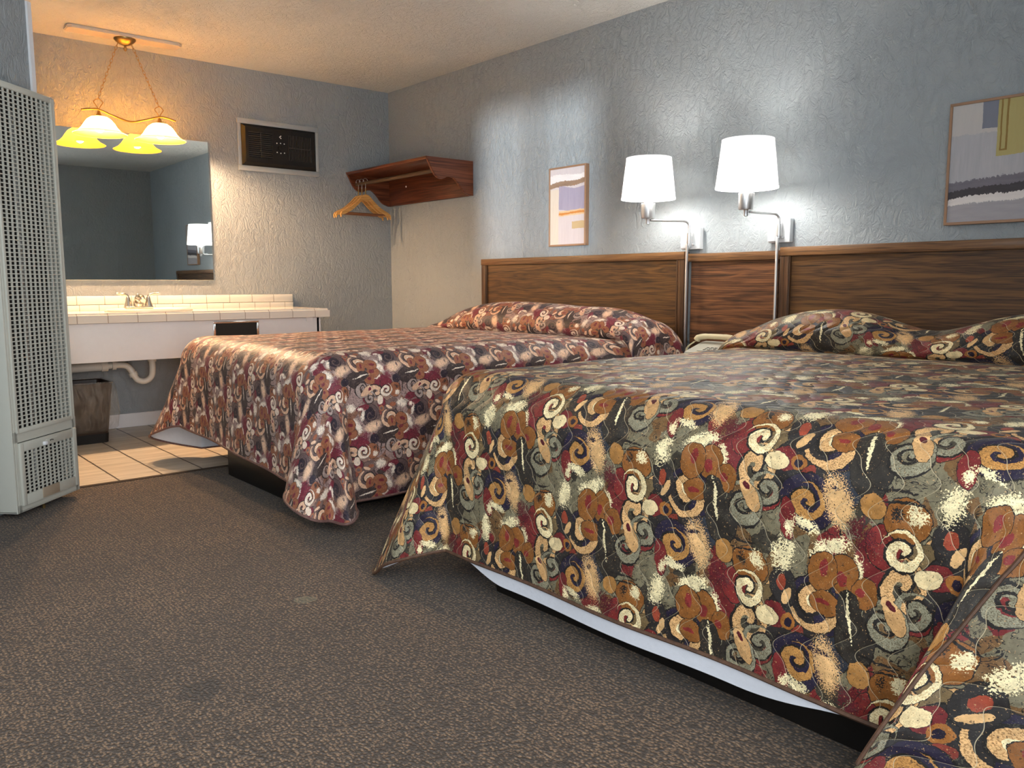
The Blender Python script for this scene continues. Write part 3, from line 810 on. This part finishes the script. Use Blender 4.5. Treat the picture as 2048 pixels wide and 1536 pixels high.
big = painting_mat('large_abstract_canvas', .3, .48, [
    (-1, .20*k_, -1, .26, srgb(190, 186, 182), srgb(176, 172, 172), 0, 0, 1.2, False),
    (.135*k_, .20*k_, -1, .225, srgb(120, 124, 138), srgb(110, 114, 130), 0, 0, .25, False),
    (.20*k_, .315*k_, -1, .46, srgb(176, 164, 108), srgb(164, 150, 92), 0, 0, .3, False),
    (.212*k_, .219*k_, -1, .415, srgb(140, 112, 50), srgb(130, 100, 40), 0, 0, .08, False),
    (.236*k_, .245*k_, -1, .405, srgb(140, 112, 50), srgb(130, 100, 40), 0, 0, .08, False),
    (.212*k_, .245*k_, .405, .418, srgb(140, 112, 50), srgb(130, 100, 40), 0, 0, .08, False),
    (-1, 2, .655, .75, srgb(120, 116, 126), srgb(92, 88, 98), -.12/k_, .0, 1.6, True),
    (-1, 2, .735, .81, srgb(42, 38, 42), srgb(70, 64, 70), -.16/k_, .006, 1.2, True),
    (-1, 2, .795, .86, srgb(226, 220, 216), srgb(200, 194, 194), -.12/k_, .006, 1.2, True),
    (-1, 2, .85, 2, srgb(140, 138, 146), srgb(168, 164, 168), -.02, 0, 1.0, True),
], srgb(152, 152, 158), srgb(182, 180, 184))
picture('small upright abstract painting in a thin copper frame left of the lamps', 1.905, 2.228, 1.172, 1.654, .032, .011, small)
picture('upright abstract grey and ochre painting above the near headboard', 4.295, 4.64, 1.176, 1.660, .032, .011, big)

# ------------------------------------------------------------------ coat shelf and hangers
t = thing('coat_shelf', 'dark stained wooden coat shelf with hanging rod in the corner', 'shelf', (.55, 0, 1.56))
b = B(); b.box(.022, 1.094, -.40, -.002, 1.772, 1.793, .003); rel(b, t).make('top_board', M['cherry'], t)
b = B(); b.box(.022, 1.074, -.022, -.002, 1.556, 1.772, .002); rel(b, t).make('back_board', M['cherry'], t)
prof = [(-.002, 1.556)]+[(p.x, p.y) for p in bez([(-.03, 1.557, 0), (-.085, 1.578, 0), (-.135, 1.632, 0), (-.18, 1.668, 0), (-.225, 1.668, 0), (-.265, 1.652, 0), (-.31, 1.660, 0), (-.345, 1.695, 0), (-.375, 1.75, 0), (-.398, 1.793, 0)], 5)]+[(-.002, 1.793)]
for x0, x1 in ((.002, .022), (1.074, 1.096)):
    b = B(); b.prism(prof, 0, x0, x1, .003); rel(b, t).make('side_board', M['cherry_side'], t)
ROD = (-.315, 1.706)
b = B(); b.lathe([(.014, .02), (.014, 1.076)], (0, ROD[0], ROD[1]), 'X', 16, True); rel(b, t).make('rod', M['rod'], t)
b = B(); b.lathe([(0, -.026), (.006, -.025), (.007, -.022)], (.27, 0, 1.69), 'Y', 12); rel(b, t).make('screw_cap', M['white'], t)

def hanger():
    t = thing('coat_hanger', '', 'hanger', (0, ROD[0], ROD[1]))
    w = .225
    top = [(y, z) for y, z in ((-w, -.255), (-w*.93, -.232), (-w*.6, -.195), (-.075, -.150), (-.03, -.108), (0, -.098), (.03, -.108), (.075, -.150), (w*.6, -.195), (w*.93, -.232), (w, -.255))]
    up = bez([(y, z, 0) for y, z in top], 5)
    low = [Vector((p.x*.985, p.y-.030 if abs(p.x) < w*.9 else p.y-.022, 0)) for p in up]
    for i, p in enumerate(up):
        if abs(p.x) < .03: low[i].y = -.150+abs(p.x)*.3
    b = B(); b.ribbon(up, low, 0, -.007, .007); bo = b.make('hanger_body', M['hanger'], t, True, 50)
    b = B(); b.tube([(0, -.175, -.243), (0, .175, -.243)], .006, 8); b.make('trouser_bar', M['hangbar'], t)
    b = B(); hk = [(0, .020*math.sin(a), .006+.020*math.cos(a)-.004) for a in [math.radians(d) for d in range(-110, 181, 15)]]
    b.tube(hk+[(0, .0, -.045), (0, 0, -.060)], .0022, 8); b.make('hook', M['nickel'], t)
    b = B(); b.lathe([(.0045, -.102), (.0045, -.052)], (0, 0, 0), 'Z', 10, True); b.make('ferrule', M['brass'], t)
    return t
h0 = hanger(); hl = ['wooden coat hanger nearest the corner, farthest back on the rod', 'wooden coat hanger between its two neighbours on the rod', 'wooden coat hanger in front of the other two on the rod']
for i, (x, rz) in enumerate(((.070, .06), (.122, -.04), (.176, .05))):
    o = h0 if i == 0 else copy_tree(h0)
    o.location = (x, ROD[0]-.012, ROD[1]+.010); o.rotation_euler = (0, 0, rz)
    tag(o, hl[i], 'hanger', 'wooden hangers on the shelf rod')

# ------------------------------------------------------------------ wall fan heater
t = thing('wall_fan_heater', 'black wall fan heater in a grey frame above the vanity', 'heater', (0, -.935, 1.74))
def vv(y0, y1, z0, z1, x0, x1, bev=.0): b = B(); b.box(x0, x1, y0, y1, z0, z1, bev); return rel(b, t)
b = B()
for (p0, p1, q0, q1) in ((-1.245, -.628, 2.062, 2.098), (-1.245, -.628, 1.740, 1.776), (-1.245, -1.222, 1.776, 2.062), (-.652, -.628, 1.776, 2.062)): b.box(.001, .020, p0, p1, q0, q1, .003)
rel(b, t).make('surround', simple('grey_metal_surround', srgb(176, 180, 180), .35, .2), t)
b = B(); b.prism([(-1.220, .012), (-.655, .012), (-.672, .040), (-1.203, .040)][::1] and [(.012, -1.220), (.012, -.655), (.044, -.675), (.044, -1.200)], 2, 1.776, 2.062)
fp = B()
o0 = [(-1.222, 1.776), (-.652, 1.776), (-.652, 2.062), (-1.222, 2.062)]; o1 = [(-1.200, 1.800), (-.676, 1.800), (-.676, 2.040), (-1.200, 2.040)]
b.bm.free(); b = fp
holes = [(-1.178, -1.000, 1.835, 2.012), (-.880, -.702, 1.835, 2.012)]
def q4(pts): b.bm.faces.new([b.bm.verts.new(p) for p in pts])
for i in range(4):
    a_, b_ = o0[i], o0[(i+1) % 4]; c_, d_ = o1[(i+1) % 4], o1[i]
    q4([(.014, *a_), (.014, *b_), (.042, *c_), (.042, *d_)])
for (p0, p1, q0, q1) in ((-1.200, -1.178, 1.80, 2.04), (-1.0, -.880, 1.80, 2.04), (-.702, -.676, 1.80, 2.04), (-1.178, -1.0, 1.80, 1.835), (-1.178, -1.0, 2.012, 2.04), (-.880, -.702, 1.80, 1.835), (-.880, -.702, 2.012, 2.04)):
    q4([(.042, p0, q0), (.042, p1, q0), (.042, p1, q1), (.042, p0, q1)])
bmesh.ops.remove_doubles(b.bm, verts=b.bm.verts, dist=1e-4)
rel(b, t).make('face_plate', M['black'], t, False)
vv(-1.19, -.69, 1.82, 2.03, .003, .012).make('inner_cavity', M['dark'], t)
b = B(); y0, y1, z0, z1 = holes[0]
for k in range(13): z = z0+.006+(z1-z0-.012)*k/12; b.box(.033, .043, y0, y1, z-.0028, z+.0028)
b.box(.032, .0445, (y0+y1)/2-.003, (y0+y1)/2+.003, z0, z1); rel(b, t).make('outlet_grille', M['blackgrill'], t, False)
b = B(); y0, y1, z0, z1 = holes[1]
for k in range(15): y = y0+.005+(y1-y0-.01)*k/14; b.box(.033, .043, y-.0028, y+.0028, z0, z1)
b.box(.032, .0445, y0, y1, (z0+z1)/2-.003, (z0+z1)/2+.003); rel(b, t).make('intake_grille', M['blackgrill'], t, False)
b = B(); b.lathe([(.022, .042), (.020, .058), (0, .060)], (0, -.940, 1.915), 'X', 20); b.box(.058, .066, -.944, -.936, 1.899, 1.931, .002)
kn = rel(b, t).make('control_knob', M['black'], t)
for dy, dz in ((-.028, .032), (0, .034), (.028, .032), (-.028, -.032), (0, -.036), (.028, -.032)): b = B(); b.lathe([(.0045, .0425), (.0, .043)], (0, -.940+dy, 1.915+dz), 'X', 8); rel(b, t).make('dial_mark', M['mark'], t, False)
b = B(); b.prism([(-.950, 1.992), (-.936, 2.004), (-.932, 1.998), (-.943, 1.992), (-.931, 1.984), (-.936, 1.979)], 0, .0425, .0432)
rel(b, t).make('flame_mark', M['mark'], t, False)

# ------------------------------------------------------------------ mirror
t = B(); t.box(.001, .010, -2.72, -1.456, .970, 1.908, .001, 1); o = t.make('mirror', M['mirror'], None, False)
tag(o, 'frameless wall mirror above the tiled vanity, below the pendant light', 'mirror')

# ------------------------------------------------------------------ vanity
t = thing('vanity', 'white tiled vanity counter with apron and oval sink on the back wall', 'vanity', (.28, -1.9, .45))
CT = .775
def counter():
    b = B()
    # slab with an oval cut-out
    scx, scy, rx, ry = .31, -1.985, .175, .235
    x0, x1, y0, y1, z0, z1 = .002, .575, -3.0, -.868, CT-.058, CT
    n = 64; bm = b.bm
    ang = [2*PI*i/n for i in range(n)]
    def outer(t):
        c, s = math.cos(t), math.sin(t); k = 1e9
        if c > 1e-9: k = min(k, (x1-scx)/c)
        if c < -1e-9: k = min(k, (x0-scx)/c)
        if s > 1e-9: k = min(k, (y1-scy)/s)
        if s < -1e-9: k = min(k, (y0-scy)/s)
        return (scx+k*c, scy+k*s)
    cs = [math.atan2(yy-scy, xx-scx) % (2*PI) for xx in (x0, x1) for yy in (y0, y1)]
    ang = sorted(set([round(a, 6) for a in ang]+[round(c, 6) for c in cs])); n = len(ang)
    inn = [bm.verts.new((scx+rx*math.cos(a), scy+ry*math.sin(a), z1)) for a in ang]
    inb = [bm.verts.new((scx+rx*math.cos(a), scy+ry*math.sin(a), z0)) for a in ang]
    out = [bm.verts.new((*outer(a), z1)) for a in ang]; ob = [bm.verts.new((*outer(a), z0)) for a in ang]
    for i in range(n):
        j = (i+1) % n
        bm.faces.new((inn[i], out[i], out[j], inn[j])); bm.faces.new((out[i], ob[i], ob[j], out[j])); bm.faces.new((inn[j], inb[j], inb[i], inn[i])); bm.faces.new((ob[i], inb[i], inb[j], ob[j]))
    bmesh.ops.recalc_face_normals(bm, faces=bm.faces)
    es = [e for e in bm.edges if all(abs(v.co.z-z1) < 1e-6 for v in e.verts) and (all(abs(v.co.x-x1) < 1e-5 for v in e.verts) or all(abs(v.co.y-y1) < 1e-5 for v in e.verts))]
    bmesh.ops.bevel(bm, geom=es, offset=.012, segments=3, affect='EDGES')
    return b
rel(counter(), t).make('countertop', M['ctile'], t, True, 35)
b = B(); b.box(.002, .030, -3.0, -.878, CT, CT+.036, .002); b.box(.002, .030, -3.0, -.878, CT+.038, .868, .006); rel(b, t).make('backsplash', M['ctile2'], t)
b = B(); b.box(.520, .545, -3.0, -.935, .487, CT-.060, .003); b.box(.002, .545, -.955, -.925, .487, CT-.060, .002); b.box(.40, .552, -1.035, -.985, CT-.083, CT-.059)
rel(b, t).make('apron', M['white'], t)
b = B()
for (p0, p1, q0, q1) in ((-1.675, -1.375, .693, .706), (-1.675, -1.375, .575, .588), (-1.675, -1.661, .588, .693), (-1.389, -1.375, .588, .693)): b.box(.543, .553, p0, p1, q0, q1, .002)
to = rel(b, t).make('tissue_holder', M['chrome'], t); to['label'] = 'chrome tissue holder set in the apron'
b = B(); b.box(.5455, .5475, -1.661, -1.389, .588, .693); rel(b, t).make('tissue_slot', M['dark'], to)
b = B(); rxx, ryy = .20, .262
pr = [(1.0, CT+.001), (1.0, CT+.010), (.965, CT+.018), (.90, CT+.015), (.86, CT+.004), (.80, CT-.05), (.62, CT-.12), (.3, CT-.145), (0.001, CT-.148)]
b.lathe([(r, z) for r, z in pr], (.31, -1.985, 0), 'Z', 56, False, rxx, ryy); rel(b, t).make('sink', M['sinkp'], t, True, 60)

t = thing('faucet', 'brass toned two handle faucet behind the oval sink', 'faucet', (.135, -2.0, CT+.012))
b = B(); b.box(-.028, .028, -.085, .085, 0, .016, .007, 3)
for s in (-1, 1): b.lathe([(.027, .0), (.026, .014), (.016, .045), (.013, .066), (.0, .070)], (0, s*.062, .004), 'Z', 20)
b.make('faucet_base', M['fauc'], t)
b = B(); b.tube(bez([(-.005, 0, .01), (.0, 0, .045), (.03, 0, .070), (.075, 0, .066), (.105, 0, .052)], 6), [.032]*6+[.027]*6+[.022]*6+[.017]*6+[.014], 14); b.tube([(-.012, 0, .05), (-.012, 0, .088)], .003, 8); b.sphere((-.012, 0, .09), .006)
b.make('spout', M['fauc'], t)
for s in (-1, 1):
    b = B(); b.tube(bez([(0, s*.062, .066), (.002, s*.066, .082), (.004, s*.085, .092), (.004, s*.108, .094), (.004, s*.132, .100)], 5), [.011, .011, .010, .010, .009]+[.0085]*5+[.008]*5+[.0075]*5+[.006], 10); b.make('handle', M['fauc'], t)

t = thing('drain_pipe', 'white plastic sink trap and drain pipe under the vanity', 'pipe', (.25, -2.05, .3))
b = B(); b.tube(bez([(.30, -1.985, .60), (.30, -1.985, .47), (.30, -1.985, .40), (.295, -1.995, .355), (.285, -2.03, .330), (.278, -2.07, .340), (.272, -2.093, .375), (.268, -2.105, .405), (.262, -2.13, .432), (.255, -2.18, .440), (.25, -2.24, .438)], 6), .0195, 14)
rel(b, t).make('trap', M['pvc'], t)
b = B(); b.tube([(.25, -2.24, .438), (.24, -2.95, .42)], .0275, 16); rel(b, t).make('waste_pipe', M['pvc'], t)
for c0, c1, r in (((.30, -1.985, .455), (.30, -1.985, .478), .027), ((.273, -2.089, .365), (.270, -2.098, .388), .027), ((.255, -2.19, .4395), (.254, -2.212, .439), .028), ((.25, -2.238, .438), (.25, -2.275, .437), .033)):
    b = B(); b.tube([c0, c1], r, 10); rel(b, t).make('slip_nut', M['pvc'], t)

# ------------------------------------------------------------------ waste bin
t = thing('trash_can', 'brown plastic trash can with a clear liner under the vanity', 'trash can', (.36, -2.44, 0))
def sq(z, hx, hy, r=.03, n=6):
    out = []
    for cx, cy, a0 in ((hx-r, hy-r, 0), (-hx+r, hy-r, 90), (-hx+r, -hy+r, 180), (hx-r, -hy+r, 270)):
        for k in range(n+1):
            a = math.radians(a0+90*k/n); out.append((cx+r*math.cos(a), cy+r*math.sin(a), z))
    return out
def loft(rings, cap0=True):
    b = B(); R = [[b.bm.verts.new(p) for p in r] for r in rings]; k = len(R[0])
    for a, c in zip(R, R[1:]):
        for i in range(k): b.bm.faces.new((a[i], a[(i+1) % k], c[(i+1) % k], c[i]))
    if cap0: b.bm.faces.new(R[0][::-1])
    return b
b = loft([sq(0, .115, .130), sq(.355, .148, .165), sq(.36, .152, .169), sq(.355, .144, .161), sq(.06, .112, .127), ]); b.make('bin_body', M['bin'], t)
b = loft([sq(-.0, .118, .133), sq(.055, .121, .137), sq(.056, .115, .130)], False); b.make('bin_foot', M['black'], t)
random.seed(4)
rings = []
for z, hx, hy, am in ((.365, .146, .163, .0), (.368, .156, .173, .001), (.32, .164, .182, .006), (.26, .170, .190, .009), (.18, .172, .192, .009), (.10, .162, .182, .010), (.075, .145, .162, .006), (.066, .124, .140, .001)):
    rings.append([(x*(1+am*6*random.uniform(-.6, .6)), y*(1+am*5*random.uniform(-.6, .6)), zz+am*.4*math.sin(i)) for i, (x, y, zz) in enumerate(sq(z, hx, hy))])
b = loft(rings, False); b.make('liner', M['liner'], t)

# ------------------------------------------------------------------ pendant light
CX = .25
t = thing('pendant_light', 'two light brass pendant with amber glass shades hanging over the vanity', 'pendant light', (CX, -2.03, H))
b = B(); w_, l_ = .062, .325; pp = [(-w_+.02, -l_), (w_-.02, -l_), (w_, -l_+.02), (w_, l_-.02), (w_-.02, l_), (-w_+.02, l_), (-w_, l_-.02), (-w_, -l_+.02)]
b.prism([(x+CX+.03, y-2.035) for x, y in pp], 2, H-.020, H-.001, .004); rel(b, t).make('mounting_board', simple('painted_mounting_board', srgb(204, 194, 182), .5), t)
cz = H-.020; cc = (CX+.03, -2.035, 0)
b = B(); b.lathe([(.062, cz), (.062, cz-.006), (.052, cz-.018), (.036, cz-.030), (.016, cz-.038), (.0, cz-.040)], cc, 'Z', 32); co = rel(b, t).make('canopy', M['brass'], t)
b = B(); b.lathe([(.007, cz-.036), (.007, cz-.050), (.011, cz-.054), (.011, cz-.062), (.004, cz-.072), (0, cz-.073)], cc, 'Z', 16); rel(b, t).make('finial', M['brass'], co)
SH = [(CX, -2.198), (CX, -1.845)]; ZA = 1.985
def chain(p0, p1):
    b = B(); P0, P1 = Vector(p0), Vector(p1); d = P1-P0; n = 17; dn = d.normalized()
    s = dn.cross(Vector((1, 0, 0))).normalized(); q = dn.cross(s)
    for k in range(n):
        c = P0+d*((k+.5)/n); w = s if k % 2 else q; hl = d.length/n*.70
        pts = [c+dn*(hl*math.cos(a))+w*(.0068*math.sin(a)) for a in [2*PI*i/12 for i in range(12)]]
        b.tube(pts, .0014, 5, True)
    return b
for (sx, sy), cy in zip(SH, (-2.075, -1.995)):
    b = chain((CX+.025, cy, cz-.028), (sx, sy, ZA+.068)); rel(b, t).make('chain', M['brass'], t)
    b = B()
    b.tube(bez([(sx, sy, ZA), (sx, sy-.010, ZA+.022), (sx, sy-.026, ZA+.046), (sx, sy-.012, ZA+.062), (sx, sy+.008, ZA+.066), (sx, sy+.022, ZA+.052), (sx, sy+.026, ZA+.046), (sx, sy+.010, ZA+.022), (sx, sy, ZA)], 4), .0026, 6)
    rel(b, t).make('hanging_loop', M['brass'], t)
b = B(); ap = bez([(CX, -2.295, ZA-.008), (CX, -2.25, ZA+.001), (CX, -2.198, ZA+.004), (CX, -2.12, ZA-.022), (CX, -2.02, ZA-.046), (CX, -1.93, ZA-.024), (CX, -1.845, ZA+.004), (CX, -1.79, ZA+.001), (CX, -1.745, ZA-.010)], 8)
b.tube(ap, .0055, 10); rel(b, t).make('arm', M['brass'], t)
for sx, sy in SH:
    b = B(); b.lathe([(0, ZA), (.006, ZA-.004), (.012, ZA-.022), (.024, ZA-.036), (.026, ZA-.040)], (sx, sy, 0), 'Z', 20); rel(b, t).make('shade_holder', M['brass'], t)
    zs = ZA-.036
    b = B(); b.lathe([(.024, zs), (.046, zs-.005), (.068, zs-.020), (.085, zs-.042), (.100, zs-.066), (.120, zs-.087), (.142, zs-.099), (.151, zs-.104), (.149, zs-.106)], (sx, sy, 0), 'Z', 48)
    so = rel(b, t).make('glass_shade', M['cshade'], t, True, 80)
    b = B(); b.sphere((sx, sy, zs-.062), .028, 1, 1, 1.15); rel(b, t).make('bulb', M['cbulb'], t)

# ------------------------------------------------------------------ wall furnace, turned 45 degrees
t = thing('wall_furnace', 'tall putty coloured wall furnace with a grid front on the angled wall', 'furnace', (1.763, -2.762, .03), -PI/4)
# local axes: +x runs along the front towards the near edge, +y is outward normal, z up
W, HT = .414, 1.695; D_ = .13
def lb(*a): b = B(); b.box(*a); return b
b = B(); b.box(0, .012, -D_, 0, 0, HT, .004); b.box(W-.012, W, -D_, 0, 0, HT, .004); b.box(.0, W, -D_, -.0, HT-.012, HT, .004); b.box(0, W, -D_, 0, 0, .010, .003)
b.box(.012, .028, -.004, 0, 0, HT, .001, 1); b.box(W-.030, W-.012, -.004, 0, 0, HT, .001, 1); b.box(0, W, -.004, 0, 0, .032, .001, 1); b.box(0, W, -.004, 0, .284, .330, .001, 1)
b.make('cabinet', M['heater'], t, True, 30)
lb(.012, W-.012, -D_, -D_+.004, .01, HT-.012).make('back_panel', M['dark'], t)
lb(.012, W-.012, -.075, -.071, .01, HT-.012).make('heat_shield', simple('dull_inner_metal', srgb(48, 46, 44), .7, .0, var=.4, scale=8), t)
b = B(); b.lathe([(.010, .1), (.010, HT-.1)], (.225, -.045, 0), 'Z', 14, True); b.make('flue_tube', M['flue'], t)
def grille(x0, x1, z0, z1, nx, nz, y):
    b = B(); bw = .0056; bh = .0040
    for k in range(nx+1): x = x0+(x1-x0)*k/nx; b.box(x-bw/2, x+bw/2, y-.006, y, z0, z1)
    for k in range(nz+1): z = z0+(z1-z0)*k/nz; b.box(x0, x1, y-.005, y+.0005, z-bh/2, z+bh/2)
    return b
g0, g1 = .036, W-.038
b = B()
for a_ in ((.022, g0, .322, HT-.010), (g1, W-.024, .322, HT-.010)): b.box(a_[0], a_[1], -.002, .006, a_[2], a_[3], .002)
b.box(g0, g1, -.002, .006, .322, .338, .001); b.box(g0, g1, -.002, .006, HT-.026, HT-.010, .001)
fr = b.make('upper_frame', M['heater'], t)
grille(g0, g1, .338, HT-.026, 12, 80, .003).make('upper_grille', M['heater'], t, False)
b = B(); px0, px1, pz0, pz1 = .014, W-.030, .026, .282
for a_ in ((px0, px0+.026, pz0, pz1), (px1-.022, px1, pz0, pz1)): b.box(a_[0], a_[1], -.002, .010, a_[2], a_[3], .002)
b.box(px0+.026, px1-.022, -.002, .010, pz1-.036, pz1, .002); b.box(px0+.026, px1-.022, -.002, .010, pz0, pz0+.042, .002)
ap_ = b.make('access_panel', M['heater'], t)
grille(px0+.026, px1-.022, pz0+.042, pz1-.036, 12, 12, .007).make('lower_grille', M['heater'], ap_, False)
b = B(); b.box(.158, .268, .009, .013, pz0+.004, pz0+.046, .001); ro = b.make('rating_plate', M['heater_tag'], ap_); ro['label'] = 'tan metal rating plate'
b = B(); b.box(.150, .225, .009, .012, pz1-.028, pz1-.012, .001); no = b.make('name_plate', M['heater'], ap_)
b = B(); b.box(.178, .184, .0118, .0124, pz1-.024, pz1-.019); b.box(.186, .193, .0118, .0124, pz1-.022, pz1-.017); b.box(.195, .201, .0118, .0124, pz1-.024, pz1-.017); b.make('name_mark', M['key'], no, False)
b = B(); b.box(.226, .246, .009, .022, pz1-.034, pz1-.018, .003); b.make('latch_knob', M['white'], ap_)
b = B(); b.lathe([(.0, -.028), (.006, -.026), (.007, -.012), (.004, -.010), (.004, .002)], (.225, -.02, 0), 'Z', 12); b.make('leveling_screw', M['brass'], t)

# ------------------------------------------------------------------ nightstand and telephone between the beds
t = thing('nightstand', 'walnut nightstand between the beds, mostly hidden behind the near bed', 'nightstand', (3.27, -.24, 0))
b = B(); b.box(3.06, 3.48, -.42, -.055, .555, .575, .003); rel(b, t).make('top', M['walnut_trim'], t)
b = B(); b.box(3.08, 3.46, -.40, -.06, .08, .555, .002); rel(b, t).make('cabinet', M['walnut'], t)
b = B(); b.box(3.10, 3.44, -.41, -.40, .40, .535, .003); dr = rel(b, t).make('drawer', M['walnut2'], t)
b = B(); b.sphere((3.27, -.422, .49), .012); rel(b, t).make('knob', M['brass'], dr)
for x in (3.10, 3.44):
    for y in (-.385, -.075):
        b = B(); b.box(x-.018, x+.018, y-.018, y+.018, 0, .08); rel(b, t).make('leg', M['walnut_stile'], t)
t = thing('telephone', 'beige corded desk telephone on the nightstand between the beds', 'telephone', (3.32, -.25, .576), .1)
b = B(); b.prism([(-.10, .0), (.10, .0), (.10, .075), (.06, .072), (-.10, .032)], 0, -.095, .095, .006)
b.make('phone_base', M['phone_face'], t)
b = B(); b.prism([(-.085, .0395), (-.02, .0545), (-.02, .0560), (-.085, .0415)], 0, -.03, .085, .0004); b.make('phone_face', M['phone_face'], t)
for r in range(3):
    for c_ in range(3):
        y = -.078+.018*r; z = .0435+(y+.085)*.23; x = .0+.022*c_
        b = B(); b.box(x, x+.012, y, y+.008, z-.001, z+.0012); b.make('key', M['key'], t, False)
b = B(); hs = bez([(-.108, .045, .083), (-.095, .045, .095), (-.05, .045, .102), (.05, .045, .102), (.095, .045, .095), (.108, .045, .083)], 6)
b.tube(hs, [.022]*6+[.020]*6+[.018]*6+[.020]*6+[.022]*6+[.022], 14, False, .75); b.make('handset', M['phone'], t)
b = B(); cp = []
for k in range(140):
    u = k/139; base = Vector((-.105-.03*math.sin(PI*u), .02-.05*u, .075-.070*u)); a = u*2*PI*17
    cp.append(base+Vector((.005*math.cos(a), .005*math.sin(a), .002*math.sin(a))))
b.tube(cp, .0014, 5); b.make('coiled_cord', M['phone'], t)

# ------------------------------------------------------------------ light
w = bpy.data.worlds.new('daylight'); bpy.context.scene.world = w; w.use_nodes = True
bg = w.node_tree.nodes['Background']; bg.inputs[0].default_value = (.85, .93, 1, 1); bg.inputs[1].default_value = SKY
def area(name, loc, rot, sx, sy, power, col):
    l = bpy.data.lights.new(name, 'AREA'); l.shape = 'RECTANGLE'; l.size = sx; l.size_y = sy; l.energy = power; l.color = col
    o = bpy.data.objects.new(name, l); C.objects.link(o); o.location = loc; o.rotation_euler = rot
    return o
area('window_daylight', ((W1[0]+W1[1])/2, YL-.20, (W1[2]+W1[3])/2), (PI/2, 0, 0), 1.15, 1.05, P_W1, (.88, .95, 1))
area('window_daylight', (XF+.20, (W2[0]+W2[1])/2, (W2[2]+W2[3])/2), (PI/2, 0, PI/2), .95, 1.05, P_W2, (.96, .98, 1))
area('doorway_daylight', (XF+.20, (D1[0]+D1[1])/2, 1.05), (PI/2, 0, PI/2), .90, 1.95, P_D1, (.92, .97, 1))
sl = bpy.data.lights.new('sun', 'SUN'); sl.energy = SUN; sl.color = (.90, .96, 1); sl.angle = math.radians(3.2)
so = bpy.data.objects.new('sun', sl); C.objects.link(so)
dirv = Vector((1.78-4.02, 0-YL, .06)); so.rotation_euler = dirv.to_track_quat('-Z', 'Y').to_euler(); so.location = (4.5, -6, 2)

# ------------------------------------------------------------------ camera
cam = bpy.data.cameras.new('camera'); co = bpy.data.objects.new('camera', cam); C.objects.link(co)
cam.sensor_width = 36; cam.lens = CAM['f_px']/2048*36; cam.clip_start = .02
r, u, f = (Vector(CAM[k]) for k in 'ruf')
co.matrix_world = Matrix((( r.x, u.x, -f.x, CAM['c'][0]), (r.y, u.y, -f.y, CAM['c'][1]), (r.z, u.z, -f.z, CAM['c'][2]), (0, 0, 0, 1)))
sc = bpy.context.scene; sc.camera = co
sc.view_settings.view_transform = 'Standard'; sc.view_settings.look = 'None'; sc.view_settings.gamma = 1; sc.view_settings.exposure = EXPO
sc.cycles.use_denoising = True; sc.cycles.max_bounces = 6; sc.cycles.adaptive_threshold = .04; sc.cycles.diffuse_bounces = 3; sc.cycles.sample_clamp_indirect = 8
sc.cycles.transparent_max_bounces = 8
